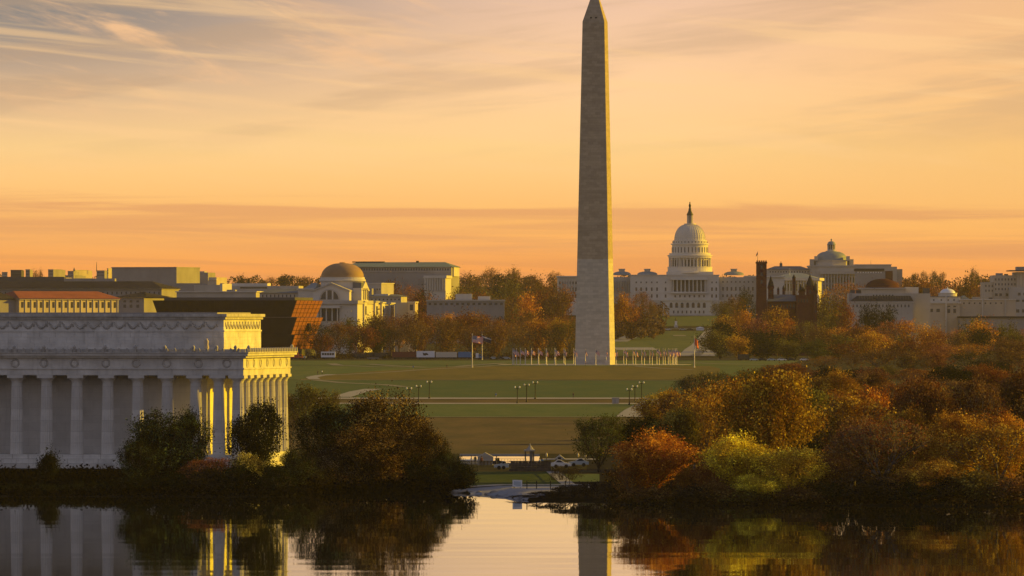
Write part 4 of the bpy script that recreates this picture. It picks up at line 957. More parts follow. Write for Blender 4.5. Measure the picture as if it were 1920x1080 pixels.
for i, (lab, ref, yt_, wpx, m, rot) in enumerate(sky_l):
    b = Bld('town_block', lab, 'building', ref, 5150 + 40 * (i % 4), rot)
    b.bx('wall', m, ref - wpx, ref, yt_ + 1, None, 0, 26 + 3 * (i % 3)); b.bx('parapet', m, ref - wpx - .4, ref + .4, yt_, yt_ + 1, -.4, 20)
    b.wins(lin(ref - wpx + 1.5, ref - 1.5, max(2, int(wpx / 2.5))), [(yt_ + 3, yt_ + 5), (yt_ + 8, yt_ + 10)], 1.0)
    if 'turret' in lab: b.dome('turret', 'dark_grey', ref - 1, [(1.6, yt_), (1.4, yt_ - 3), (.1, yt_ - 7)], 6, 6)
    if 'mast' in lab:
        mb = MB(); mb.cyl(b.x(ref + 11), 24, b.z(yt_ + 3), b.z(491), .35, .15, 5); b.add('mast', mb, 'iron')
b = Bld('town_row', 'long dim row of distant roofs behind the dark slate hall', 'building', 210, 4900, 0)
b.bx('wall', 'dark_grey', -40, 120, 519, None, 0, 20); b.bx('wall', 'grey_stone', 120, 215, 522, None, 0, 20); b.bx('wall', 'grey_stone', 330, 420, 531, None, 0, 20)

# ------------------------------------------------------------------ vehicles
def wheels(root, xs, w, r):
    for x in xs:
        for y in (-w / 2, w / 2):
            mb = MB(); n = 10
            vs = [(x + r * math.cos(6.2832 * i / n), y + s_, r + r * math.sin(6.2832 * i / n)) for s_ in (-.14, .14) for i in range(n)]
            mb.add(vs, [(i, (i + 1) % n, n + (i + 1) % n, n + i) for i in range(n)] + [tuple(range(n)), tuple(range(2 * n - 1, n - 1, -1))]); link('wheel', mb.mesh('wheel'), 'tyre', root)
def truck(px0, px1, D, h, body, cabm, label, cat='truck', cab='r', nwin=0, gz_off=.12):
    x0, x1 = X(px0, D), X(px1, D); L = x1 - x0; c = (px0 + px1) / 2
    r_ = empty(cat.replace(' ', '_'), ((x0 + x1) / 2, D, gz((x0 + x1) / 2, D) + gz_off), 0, label, cat, 'vehicles parked along the road')
    cl = 2.4 if cab else 0; a = -L / 2 + (cl if cab == 'l' else 0); e = L / 2 - (cl if cab == 'r' else 0)
    mb = MB(); mb.box(a, e, -1.25, 1.25, .9, h); link('cargo_box' if cab else 'body', mb.mesh('body'), body, r_)
    mb = MB(); mb.box(-L / 2 + .2, L / 2 - .2, -1.1, 1.1, .5, .9); link('chassis', mb.mesh('chassis'), 'dark_paint', r_)
    if cab:
        p, q = (e + .08, L / 2) if cab == 'r' else (-L / 2, a - .08); mb = MB(); sg = 1 if cab == 'r' else -1
        f_, k_ = (q, p) if sg > 0 else (p, q)
        mb.prism([(k_, .9), (f_, .9), (f_, 1.7), (f_ - sg * .5, 2.7), (k_, 2.7)][::1 if sg > 0 else -1], -1.15, 1.15); co_ = link('cab', mb.mesh('cab'), cabm, r_)
        mb = MB(); mb.box(min(k_, f_) + .5, max(k_, f_) - .7, -1.18, 1.18, 1.8, 2.45); link('window', mb.mesh('window'), 'glass', co_)
    if nwin:
        for i in range(nwin):
            mb = MB(); xa = -L / 2 + .5 + (L - 1) * i / nwin; mb.box(xa, xa + (L - 1) / nwin * .85, -1.28, 1.28, h * .52, h * .82); link('window', mb.mesh('window'), 'glass', r_)
    wheels(r_, (-L / 2 + 1.6, L / 2 - 1.5), 2.2, .5); return r_
RD = 3440
truck(541, 568, 3400, 3.6, 'red_paint', 'orange_paint', 'red and orange box truck half hidden by the temple cornice')
truck(569, 574, 3380, 1.9, 'cream_paint', 'cream_paint', 'tiny cream cart beside the red truck', 'van', None, 2)
truck(602, 629, RD, 3.9, 'white_paint', 'white_paint', 'white bus with dark lower body parked under the trees', 'bus', None, 5)
truck(664, 700, RD + 20, 3.3, 'dark_paint', 'dark_paint', 'long dark coach in the shade, leftmost before the maroon trailer', 'bus', None, 6)
truck(702, 733, RD + 20, 3.2, 'dark_paint', 'dark_paint', 'long dark coach in the shade, touching the maroon trailer', 'bus', None, 5)
truck(688, 711, 3370, 1.0, 'white_paint', 'white_paint', 'low white car in front of the dark coaches', 'car', None, 3)
truck(735, 780, RD, 3.8, 'maroon_paint', 'maroon_paint', 'dark maroon trailer with pale roof edge', 'trailer', None)
t_ = truck(781, 815, RD, 4.2, 'white_paint', 'white_paint', 'white box trailer with a dark printed blot on its side', 'trailer', None)
mb = MB(); mb.prism([(-1.2, 2.0), (-.2, 1.8), (.6, 2.2), (1.5, 2.0), (1.2, 2.7), (.5, 3.2), (-.6, 3.0), (-1.5, 3.3)], -1.29, -1.2); link('printed_mark', mb.mesh('printed_mark'), 'dark_paint', t_)
truck(817, 857, RD, 3.7, 'cream_paint', 'cream_paint', 'beige tanker sized trailer beside the blue one', 'trailer', None)
truck(859, 884, RD, 3.8, 'blue_paint', 'blue_paint', 'bright blue covered truck behind the tall flagpoles', 'truck', None)
truck(892, 906, 3400, 3.4, 'white_paint', 'blue_paint', 'small white truck with orange skirt between the two tall flagpoles', 'truck', 'r')
truck(1383, 1404, 3300, 3.2, 'dark_paint', 'dark_paint', 'black van standing alone at the wood edge', 'van', None, 3)
def car(px, D, m, label, flip=1, gzo=.12, L=4.5, group='cars parked along the roads'):
    r_ = empty('parked_car', (X(px, D), D, gz(X(px, D), D) + gzo), 0 if flip > 0 else math.pi, label, 'car', group); h = L / 2
    mb = MB(); mb.prism([(-h, .35), (h, .35), (h, .75), (h - .9, .95), (-h + .5, 1.0), (-h, .9)], -.88, .88); link('body', mb.mesh('body'), m, r_)
    mb = MB(); mb.prism([(-h + .55, 1.0), (h - 1.1, .95), (h - 1.9, 1.45), (-h + 1.2, 1.48)], -.78, .78); cb = link('cabin', mb.mesh('cabin'), m, r_)
    mb = MB(); mb.prism([(-h + .8, 1.03), (h - 1.35, 1.0), (h - 1.95, 1.38), (-h + 1.25, 1.4)], -.80, .80); link('side_window', mb.mesh('side_window'), 'glass', cb)
    wheels(r_, (-h + .9, h - .9), 1.6, .33)
    for y in (-.6, .6):
        mb = MB(); mb.box(h - .08, h + .02, y - .18, y + .18, .62, .78); link('headlight', mb.mesh('headlight'), 'white_globe', r_)
cs_ = [(914, 'dark_paint', 'dark car, first right of the tall flagpoles'), (926, 'silver_paint', 'silver car among dark ones right of the tall flagpoles'), (937, 'dark_paint', 'dark car third from the tall flagpoles towards the flag ring'), (949, 'silver_paint', 'grey car nearest the flag ring on the road')]
for p, m, l in cs_: car(p, 3420, m, l)
for p, m, l in ((1414, 'silver_paint', 'silver car right behind the lone black van'), (1430, 'dark_paint', 'dark car two places from the black van'), (1447, 'silver_paint', 'grey car under the round trees at the wood edge'), (1466, 'white_paint', 'white car half hidden by tree trunks at the wood edge'), (1484, 'dark_paint', 'dark car beside the white one under the trees'), (1508, 'white_paint', 'white car parked furthest along under the round trees')): car(p, 3260, m, l)
for p, m, l in ((1157, 'white_paint', 'white car right beside the obelisk foot on the far mall road'), (1170, 'orange_paint', 'rusty car before the white marquee'), (1235, 'dark_paint', 'dark car right of the marquee on the far road'), (1252, 'white_paint', 'white car just left of the white pedestal'), (1280, 'silver_paint', 'silver car just right of the white pedestal'), (1294, 'dark_paint', 'dark car between pedestal and small tent')): car(p, 4960, m, l, 1, .3, 5.2)
car(940, 1150, 'silver_paint', 'silver blue car by the dark retaining wall near the water', -1, .05, 2.6)
car(936, 1175, 'dark_paint', 'dark car tucked behind the silver blue one', 1, .05, 2.4)
car(1052, 1160, 'white_paint', 'white car under the green tree beyond the dark shrub', 1, .05, 3.6)
car(1085, 1172, 'silver_paint', 'grey car partly behind the green tree trunk', -1, .05, 3.6)

# ------------------------------------------------------------------ waterside details
def lamp(px, py, htpx, D=None, label='', group='twin globe street lamps on the lawn path'):
    D = D or Dg(py); s = D / F; h = htpx * s; z = gz(X(px, D), D)
    r_ = empty('street_lamp', (X(px, D), D, z), 0, label, 'street lamp', group)
    mb = MB(); mb.lathe([(.34, 0), (.34, .35), (.2, .55), (.13, 1.0), (.10, h - .55), (.14, h - .5)], 0, 0, 8); link('post', mb.mesh('post'), 'iron', r_)
    mb = MB(); mb.tube((-.68, 0, h - .5), (.68, 0, h - .5), .07, .07, 6); mb.tube((0, 0, h - .5), (0, 0, h - .1), .08, .02, 6); link('crossarm', mb.mesh('crossarm'), 'iron', r_)
    for q in (-1, 1):
        mb = MB(); mb.lathe([(.06, h - .5), (.20, h - .38), (.22, h - .2), (.20, h - .02), (.11, h + .08), (.03, h + .14)], q * .66, 0, 10); link('globe', mb.mesh('globe'), 'white_globe', r_)
lamp(767, 757, 30, None, 'twin globe lamp leftmost, foot hidden by the dark tree'); lamp(785, 754, 31, None, 'twin globe lamp, middle one of three beside the dark tree'); lamp(805, 748, 33, None, 'twin globe lamp, third from the dark tree towards the centre')
lamp(970, 757, 32, None, 'twin globe lamp lowest of the three below the flag ring'); lamp(987.5, 754.5, 34, None, 'twin globe lamp middle of the three below the flag ring'); lamp(1003.5, 749, 33, None, 'twin globe lamp highest of the three below the flag ring')
lamp(1180, 760, 31, None, 'twin globe lamp nearest the grey booth'); lamp(1190.5, 755.5, 32, None, 'twin globe lamp between two others right of the grey booth'); lamp(1203, 750, 34, None, 'twin globe lamp closest to the slanting walk')
b = Bld('kiosk', 'small plain grey kiosk on the lawn path left of three lamps', 'kiosk', 1154, Dg(758)); b.z0 += .6; b.root.location.z = b.z0
b.bx('wall', 'concrete', 1148, 1160.5, 747, None, 0, 2); b.bx('roof', 'white_stone_b', 1147, 1161.5, 745.2, 747, -.2, 2.2); b.bx('door', 'grey_stone', 1151, 1155, 749, 757.5, -.03, .05)

# booth with small pediment
b = Bld('guard_booth', 'small grey booth with pediment and posts beside the bright basin', 'kiosk', 910, 1185); b.z0 += .6; b.root.location.z = b.z0
b.bx('rear_wall', 'grey_stone', 897, 924, 864, None, 1.2, 2.6); b.bx('lintel', 'white_stone_b', 895.5, 925, 857, 864, -.3, 2.8)
mb = MB(); mb.gable(b.x(895), b.x(925.5), -.4, 2.9, b.z(857), b.z(848.5)); b.add('pediment', mb, 'white_stone_b')
for p in (897.5, 904, 911, 917, 923):
    mb = MB(); mb.cyl(b.x(p), .1, 0, b.z(864), .16, .13, 8); b.add('post', mb, 'concrete')
b = Bld('white_shed', 'low white shed with dark doorway left of the grey booth', 'building', 880, 1200, 14); b.z0 += .6; b.root.location.z = b.z0
b.bx('wall', 'white_stone', 862, 898, 864, None, 0, 4); b.bx('roof', 'white_paint', 860.5, 899.5, 861.8, 864, -.3, 4.3); b.bx('doorway', 'iron', 889, 893, 868, 880, -.04, .1); b.bx('window', 'glass', 868, 874, 867, 872, -.04, .1); b.bx('bench', 'white_stone_b', 872, 919, 880, None, -3, -2.2)
# lantern tower / gazebo
b = Bld('stone_gazebo', 'slim stone gazebo with pointed cap standing before the bright basin', 'gazebo', 994, 1170); b.z0 += .6; b.root.location.z = b.z0
for p, m in ((985, 'dark_stone'), (1000.5, 'dark_stone')):
    b.bx('pier', m, p - 1.2, p + 1.2, 846, None, 0, .4)
b.bx('main_pier', 'grey_stone', 993, 999, 846, None, .5, 1.2); b.bx('cornice', 'white_stone_b', 982.5, 1003, 843, 846, -.2, 1.5)
mb = MB(); mb.lathe([(7.5 * b.s, b.z(843)), (5 * b.s, b.z(840)), (1.4 * b.s, b.z(835)), (.2 * b.s, b.z(831))], b.x(994), .65, 8, False); b.add('cap', mb, 'grey_stone')
b.bx('step', 'concrete', 981, 1005, 874.5, None, -.4, 1.8)
# retaining wall in separate stones
rw_ = empty('retaining_wall', (X(996, 1138), 1138, gz(X(996, 1138), 1138)), 0, 'low dark stone retaining wall above the waterside lawn', 'wall')
rq = random.Random(5); sW = 1138 / F
for j in range(4):
    p = -3.6 + (0 if j % 2 else -.25)
    while p < 3.3:
        w = rq.uniform(.5, .95); mb = MB(); q = rq.uniform(-.03, .03); mb.box(p + .015, min(p + w, 3.45) - .015, q, .5, j * .42 + .012, j * .42 + .41); link('stone', mb.mesh('stone'), 'dark_stone', rw_); p += w
mb = MB(); mb.box(-3.9, 3.5, -.06, .56, 1.69, 1.8); link('coping', mb.mesh('coping'), 'dark_stone', rw_)
# second long wall/railing by the ramp
b = Bld('ramp_rail', 'dark sloping handrail beside the ramp by the shrub', 'railing', 1050, 1100); b.z0 += .6; b.root.location.z = b.z0
for k in range(6):
    p = 1036 + k * 6.4; mb = MB(); D_ = 1130 - k * 18; x_ = X(p, D_) - X(1050, 1100); mb.cyl(x_, D_ - 1100, 0, 1.0, .05, None, 6); b.add('post', mb, 'iron')
mb = MB(); mb.tube((X(1036, 1130) - X(1050, 1100), 30, 1.0), (X(1068, 1040) - X(1050, 1100), -60, 1.0), .06, .06, 6); b.add('rail', mb, 'iron')
# sign panel and promenade posts
b = Bld('sign_panel', 'slanted white sign panel on the promenade beside the shrub', 'sign', 971, 1022); b.z0 = gz(X(971, 1022), 1022); b.root.location.z = b.z0
mb = MB(); mb.prism([(b.x(961), .45), (b.x(967), .25), (b.x(979), .2), (b.x(979), 1.35), (b.x(961), 1.4)], 0, .12); b.add('board', mb, 'white_paint')
mb = MB(); mb.prism([(b.x(963.5), .62), (b.x(968), .45), (b.x(976.5), .42), (b.x(976.5), 1.15), (b.x(963.5), 1.2)], -.02, .05); b.add('panel_face', mb, 'silver_paint')
for p in (964, 976):
    mb = MB(); mb.cyl(b.x(p), .2, -.3, .8, .06, None, 6); b.add('leg', mb, 'iron')
for k, p in enumerate((988, 1006, 1032, 1060, 1086)):
    D_ = 1016; r_ = empty('bollard_post', (X(p, D_), D_, gz(X(p, D_), D_)), 0, ('thin dark post nearest the sign panel', 'thin dark post second from the sign panel', 'thin dark post third from the sign panel, before the small leafless tree', 'thin dark post at the head of the ramp rail', 'thin dark post furthest from the sign, by the dark shrub')[k], 'post', 'thin posts along the promenade')
    mb = MB(); mb.lathe([(.07, 0), (.07, 1.25), (.1, 1.3), (.03, 1.42)], 0, 0, 6); link('post_shaft', mb.mesh('post_shaft'), 'iron', r_)
for k, (p, y, l) in enumerate(((1025, 853, 'small sunlit lamp just right of the gazebo'), (1084, 853, 'small sunlit lamp left of the green tree trunk'), (1098, 854, 'small sunlit lamp touching the green tree trunk'))):
    D_ = 1180; b = Bld('path_lamp', l, 'lamp', p, D_); b.z0 += .6; b.root.location.z = b.z0
    mb = MB(); mb.lathe([(.1, 0), (.06, .4), (.05, b.z(y + 4))], b.x(p), 0, 6); b.add('post', mb, 'iron'); mb = MB(); mb.lathe([(.08, b.z(y + 4)), (.2, b.z(y + 2)), (.16, b.z(y - 2)), (.03, b.z(y - 4))], b.x(p), 0, 8); b.add('globe', mb, 'lamp_glass')
b = Bld('grey_pavilion', 'long pale pavilion roof under the green tree by the lamps', 'pavilion', 1068, 1230); b.z0 += .6; b.root.location.z = b.z0
b.bx('wall', 'grey_stone', 1030, 1120, 866, None, 1, 5); b.bx('roof', 'white_stone_b', 1018, 1126, 861, 866, -.4, 6)
mb = MB(); mb.gable(b.x(1040), b.x(1060), -.5, 4, b.z(861), b.z(853)); b.add('gable', mb, 'white_stone_b'); b.bx('window', 'glass', 1046, 1052, 857, 862, -.53, -.3)
# a few strollers: one continuous body grown once, then copied
def person_mesh(seed, cloth, legs):
    q = random.Random(seed); st = q.uniform(.10, .22); V = [(0, 0, .95), (0, 0, 1.15), (0, 0, 1.38), (0, 0, 1.50), (0, -.01, 1.60), (0, -.01, 1.74)]; E = [(0, 1), (1, 2), (2, 3), (3, 4), (4, 5)]; Rr = [.15, .14, .155, .06, .10, .07]
    for sg in (-1, 1):
        k = len(V); V += [(sg * .09, 0, .88), (sg * .10, -sg * st * .5, .48), (sg * .10, sg * st, .07), (sg * .10, sg * st - .14, .04)]; E += [(0, k), (k, k + 1), (k + 1, k + 2), (k + 2, k + 3)]; Rr += [.095, .07, .05, .04]
        k = len(V); V += [(sg * .19, 0, 1.40), (sg * .25, sg * .05, 1.13), (sg * .25, -sg * .10 - .05, .88), (sg * .25, -sg * .11 - .07, .80)]; E += [(2, k), (k, k + 1), (k + 1, k + 2), (k + 2, k + 3)]; Rr += [.06, .05, .036, .034]
    me = bpy.data.meshes.new('body'); me.from_pydata(V, E, []); o = bpy.data.objects.new('tmp_body', me); COL.objects.link(o)
    o.modifiers.new('s', 'SKIN'); sk = me.skin_vertices[0].data
    for i, r in enumerate(Rr): sk[i].radius = (r, r * (.75 if i in (0, 1, 2) else 1))
    sk[0].use_root = True; sb = o.modifiers.new('d', 'SUBSURF'); sb.levels = 1
    dg = bpy.context.evaluated_depsgraph_get(); m2 = bpy.data.meshes.new_from_object(o.evaluated_get(dg)); bpy.data.objects.remove(o); m2.name = 'body'
    m2.materials.clear()
    for nm in (cloth, legs, 'skin'): m2.materials.append(M[nm])
    for p in m2.polygons: c = p.center; p.material_index = 2 if (c.z > 1.47 or (abs(c.x) > .2 and c.z < .9)) else (1 if c.z < .95 else 0)
    m2.polygons.foreach_set('use_smooth', [True] * len(m2.polygons)); return m2
mat('skin', (.42, .26, .18), .6, .0)
hm_ = MB(); hm_.lathe([(.085, 1.63), (.112, 1.68), (.10, 1.76), (.06, 1.80), (.01, 1.815)], 0, .012, 10); hme = hm_.mesh('hair')
bodies = [person_mesh(1, 'white_paint', 'dark_paint'), person_mesh(2, 'dark_paint', 'dark_grey'), person_mesh(3, 'maroon_paint', 'dark_paint'), person_mesh(4, 'blue_paint', 'grey_stone')]
for px, D, k, l in ((884, 1178, 0, 'person in white top walking before the white shed'), (891, 1180, 1, 'person in dark clothes at the shed doorway'), (903, 1174, 2, 'person in dark red jacket between shed and booth'), (931, 1172, 1, 'person in black beside the dark tucked car'), (1012, 1160, 0, 'person in white top right of the gazebo'), (1017, 1162, 3, 'person in blue jacket beside the one in white by the gazebo'),
                    (596, 2580, 1, 'dark figure strolling on the curved lawn path'), (604, 2590, 0, 'white topped figure strolling on the curved lawn path'), (775, 2760, 3, 'blue jacketed figure on the path near the tall flagpoles'), (838, 2800, 1, 'dark figure on the path just before the tall flagpoles'), (1098, 2915, 2, 'figure in dark red at the foot of the obelisk'), (1176, 2920, 1, 'dark figure among the flagpoles right of the obelisk'), (930, 2000, 3, 'blue jacketed figure on the straight lawn path left of the lamps'), (1075, 2005, 1, 'dark figure on the straight lawn path between lamps and kiosk')):
    r_ = empty('person', (X(px, D), D, gz(X(px, D), D) + .08), random.Random(int(px)).uniform(0, 6.28), l, 'person', 'people strolling in the park')
    b_ = link('body', bodies[k], None, r_); link('hair', hme, 'iron', r_)
rl = empty('basin_railing', (X(955, 1189), 1189, gz(X(955, 1189), 1189)), 0, 'thin metal railing along the bright basin edge', 'railing')
for k in range(12):
    mb = MB(); x_ = -3.1 + 6.2 * k / 11; mb.cyl(x_, 0, 0, 1.05, .03, None, 5); link('post', mb.mesh('post'), 'iron', rl)
for h in (.55, 1.05):
    mb = MB(); mb.tube((-3.1, 0, h), (3.1, 0, h), .025, .025, 5); link('rail', mb.mesh('rail'), 'iron', rl)
# shore rocks
rk = random.Random(8)
for k in range(16):
    p = 826 + k * 4.2 if k < 12 else 884 + (k - 12) * 14; D_ = shore(p) + rk.uniform(.5, 4); r = rk.uniform(.35, .8); mb = MB()
    pr = [(r * .7, -.3), (r, .0), (r * .85, r * .4), (r * .4, r * .62), (.03, r * .66)]; mb.lathe(pr, 0, 0, 7, False)
    mb.v = [(x * rk.uniform(.8, 1.3), y * rk.uniform(.8, 1.3), z) for x, y, z in mb.v]
    o = link('shore_rock', mb.mesh('shore_rock'), 'rock', None, label='pale rounded rock in the row along the waterline below the dark tree', category='rock', group='rocks along the shore'); o.location = (X(p, D_), D_, gz(X(p, D_), D_))
# ------------------------------------------------------------------ trees
def grow(seed, H, W, levels, kids, spread, trunk=.24, up=.25, wob=.18, first=7, low=.35):
    """branch skeleton: list of segments (p, q, r0, r1, level) and tips (position, direction)"""
    q = np.random.RandomState(seed); segs = []; tips = []
    def rnd(): return q.normal(size=3)
    ln = [H * trunk, H * .34, H * .24, H * .16, H * .11, H * .08]
    def seg(p, d, L, r0, r1, lev):
        n = 3 if lev < 3 else 2; c = p.copy()
        for i in range(n):
            d = d + rnd() * wob * .5 + np.array([0, 0, .05 if lev else .0]); d /= np.linalg.norm(d)
            e = c + d * L / n; ra = r0 + (r1 - r0) * i / n; rb2 = r0 + (r1 - r0) * (i + 1) / n
            segs.append((c.copy(), e.copy(), ra, rb2, lev)); c = e
        return c, d
    def rec(p, d, lev, r):
        L = ln[lev] * q.uniform(.75, 1.2)
        e, d2 = seg(p, d, L, r, r * .62, lev)
        if lev >= levels: tips.append((e, d2)); return
        n = kids if lev else first
        for k in range(n):
            a = 6.2832 * (k + q.uniform(-.3, .3)) / n
            u = np.cross(d2, [.3, .2, 1.0] if abs(d2[2]) < .9 else [1, 0, 0]); u /= np.linalg.norm(u); v = np.cross(d2, u)
            sp = spread * q.uniform(.55, 1.25) if k or lev == 0 else spread * .35
            nd = d2 * math.cos(sp) + (u * math.cos(a) + v * math.sin(a)) * math.sin(sp); nd[2] += up * (.5 if lev else .2); nd /= np.linalg.norm(nd)
            st = e if lev or k < 2 else p + (e - p) * q.uniform(low / .4 if low < .4 else .8, 1)
            rec(st, nd, lev + 1, r * .62 * (.9 if n < 4 else .72))
        if lev >= 1: tips.append((e, d2))
    rec(np.zeros(3), np.array([0, 0, 1.0]), 0, H * .026)
    P = np.array([t[0] for t in tips]); mx = P[:, 2].max(); wx = np.percentile(np.hypot(P[:, 0], P[:, 1]), 94)
    sc = np.array([W / 2 / wx, W / 2 / wx, H * .95 / mx])
    segs = [(a * sc, b2 * sc, r0, r1, l) for a, b2, r0, r1, l in segs]; tips = [(a * sc, d) for a, d in tips]
    return segs, tips
def leafmesh(name, pts, size, q, clump_t, lm='leaf'):
    n = len(pts); nrm = q.normal(size=(n, 3)); nrm[:, 2] = np.abs(nrm[:, 2]) * .8 + .1; nrm /= np.linalg.norm(nrm, axis=1)[:, None]
    a = np.cross(nrm, q.normal(size=(n, 3))); a /= np.linalg.norm(a, axis=1)[:, None] + 1e-9; b2 = np.cross(nrm, a)
    s1 = size * q.uniform(.55, 1.25, n)[:, None] / 2; s2 = s1 * q.uniform(.5, .9, n)[:, None]
    V = np.stack([pts - a * s1, pts + b2 * s2 - a * s1 * .1, pts + a * s1, pts - b2 * s2 + a * s1 * .15], 1).reshape(-1, 3)
    me = bpy.data.meshes.new(name); me.vertices.add(n * 4); me.vertices.foreach_set('co', V.ravel())
    me.loops.add(n * 4); me.loops.foreach_set('vertex_index', np.arange(n * 4)); me.polygons.add(n)
    me.polygons.foreach_set('loop_start', np.arange(n) * 4); me.polygons.foreach_set('loop_total', np.full(n, 4)); me.update()
    at = me.attributes.new('tint', 'FLOAT', 'FACE'); at.data.foreach_set('value', np.clip(clump_t + q.normal(size=n) * .09, 0, 1).astype(np.float32))
    me.materials.append(M[lm]); return me
def treeproto(seed, H, W, levels, kids, spread, nleaf, leaf, sig, bark='bark', tubes=4, fill=.55, skirt=.10, lob=20, lm='leaf', tip=.55, **kw):
    segs, tips = grow(seed, H, W, levels, kids, spread, **kw); q = np.random.RandomState(seed + 100)
    P = np.array([t[0] for t in tips])
    n1 = int(nleaf * (1 - fill)); wgt = q.uniform(.3, 1.0, len(P)) ** 1.5; wgt /= wgt.sum(); idx = q.choice(len(P), n1, p=wgt)
    pts = P[idx] + q.normal(size=(n1, 3)) * sig * np.array([1, 1, .8]); ct = q.uniform(.15, .85, len(P))[idx]
    # billowing boughs: leafy lobes set over an egg-shaped crown, each lobe a ragged shell of sprays
    zc, rz = H * (skirt + 1) / 2, H * (1 - skirt) / 2; C_ = []; Rl = []
    for i in range(lob):
        u = q.normal(size=3); u /= np.linalg.norm(u); f = q.uniform(.45, .80); k = q.uniform(.18, .34)
        wid = (1 - tip * u[2]) if u[2] > 0 else (1 - .35 * u[2] * u[2])
        C_.append([u[0] * W / 2 * f * wid, u[1] * W / 2 * f * wid, zc + u[2] * rz * min(f, 1 - k)]); Rl.append(k)
    C_ = np.array(C_); Rl = np.array(Rl); n2 = nleaf - n1; nsp = max(30, n2 // 12)
    li = q.choice(lob, nsp, p=Rl ** 2 / (Rl ** 2).sum()); u = q.normal(size=(nsp, 3)); u /= np.linalg.norm(u, axis=1)[:, None]
    sp = C_[li] + u * (q.uniform(.45, 1.08, nsp) ** .7)[:, None] * Rl[li][:, None] * np.array([W / 2, W / 2, rz])
    si = q.choice(nsp, n2); dr = sp - np.array([0, 0, H * .22]); dr[:, 2] += H * .15; dr /= np.linalg.norm(dr, axis=1)[:, None] + 1e-9
    p2 = sp[si] + dr[si] * q.normal(size=(n2, 1)) * leaf * 2.9 + q.normal(size=(n2, 3)) * leaf * .62
    tl = q.uniform(.05, .95, lob)[li] * .45 + q.uniform(0, 1, nsp) * .55
    pts = np.concatenate([pts, p2]); ct = np.concatenate([ct, tl[si]])
    keep = pts[:, 2] > H * .03; pts = pts[keep]; ct = ct[keep]
    mb = MB()
    for a, b2, r0, r1, l in segs:
        if l <= tubes: mb.tube(a, b2, max(r0, .035), max(r1, .03), (7, 5, 4, 3, 3, 3)[l])
    tm = mb.mesh('trunk'); tm.materials.append(M[bark]); return tm, leafmesh('crown', pts, leaf, q, ct, lm), H, W
PR = {}
PR['round'] = [treeproto(11, 15, 14, 3, 4, .72, 21000, .36, .75, fill=.6), treeproto(12, 15, 13, 3, 4, .62, 21000, .36, .75, fill=.6), treeproto(13, 16, 15, 3, 4, .8, 22000, .37, .8, fill=.6)]
PR['airy'] = [treeproto(21, 16, 14, 4, 3, .62, 7600, .36, .5, fill=.45, skirt=.16, bark='bark_pale'), treeproto(22, 16, 15, 4, 3, .7, 7600, .36, .5, fill=.45, skirt=.16), treeproto(23, 17, 13, 4, 3, .55, 7600, .36, .5, fill=.45, skirt=.16, bark='bark_pale')]
PR['bare'] = [treeproto(31, 16, 14, 4, 4, .6, 3600, .28, .5, fill=.25, skirt=.2, bark='bark_pale'), treeproto(32, 16, 15, 4, 4, .7, 3600, .28, .5, fill=.25, skirt=.2)]
PR['dense'] = [treeproto(41, 14, 13, 3, 4, .75, 24000, .30, .6, fill=.8, trunk=.16, low=.1, skirt=.02, lm='leaf_flecked'), treeproto(42, 14, 12, 3, 4, .68, 24000, .30, .6, fill=.8, trunk=.16, low=.1, skirt=.02, lm='leaf_flecked'), treeproto(43, 16, 15, 4, 3, .7, 26000, .30, .6, fill=.8, trunk=.15, low=.1, skirt=.02, lm='leaf_flecked', lob=20)]
PR['far'] = [treeproto(51, 18, 18, 3, 3, .75, 4200, .75, 1.0, tubes=2, fill=.75, skirt=.06), treeproto(52, 19, 17, 3, 3, .65, 4200, .75, 1.0, tubes=2, fill=.75, skirt=.06), treeproto(53, 18, 20, 3, 3, .85, 4400, .75, 1.1, tubes=2, fill=.75, skirt=.06), treeproto(54, 20, 17, 3, 4, .6, 3800, .7, 1.0, tubes=3, fill=.7, skirt=.06)]
PR['farbare'] = [treeproto(61, 19, 18, 3, 4, .68, 2600, .55, .9, bark='bark_pale', tubes=3, fill=.5, skirt=.1), treeproto(62, 18, 19, 3, 4, .75, 2600, .55, .9, bark='bark_pale', tubes=3, fill=.5, skirt=.1)]
PR['bush'] = [treeproto(71, 3, 4.6, 3, 4, .9, 5200, .2, .3, trunk=.08, low=.1, fill=.7, skirt=0), treeproto(72, 3, 4.2, 3, 4, .85, 5200, .2, .3, trunk=.08, low=.1, fill=.7, skirt=0)]
PR['twiggy'] = [treeproto(81, 3, 4.2, 4, 4, .75, 2200, .13, .22, trunk=.07, low=.1, wob=.3, fill=.3, skirt=0), treeproto(82, 3, 4.4, 4, 4, .7, 2200, .13, .22, trunk=.07, low=.1, wob=.3, fill=.3, skirt=0)]
PAL = {'rust': (.23, .088, .028), 'orange': (.44, .185, .032), 'ochre': (.37, .205, .034), 'golden': (.48, .265, .034), 'bright yellow': (.62, .43, .048), 'yellow green': (.60, .47, .05), 'olive': (.140, .116, .032),
       'dark green': (.020, .024, .011), 'green': (.078, .088, .026), 'brown': (.165, .086, .036), 'reddish brown': (.20, .074, .036), 'russet pink': (.32, .120, .066), 'dusky': (.034, .026, .019), 'dark amber': (.058, .031, .010)}
rt = random.Random(77)
TREES = []
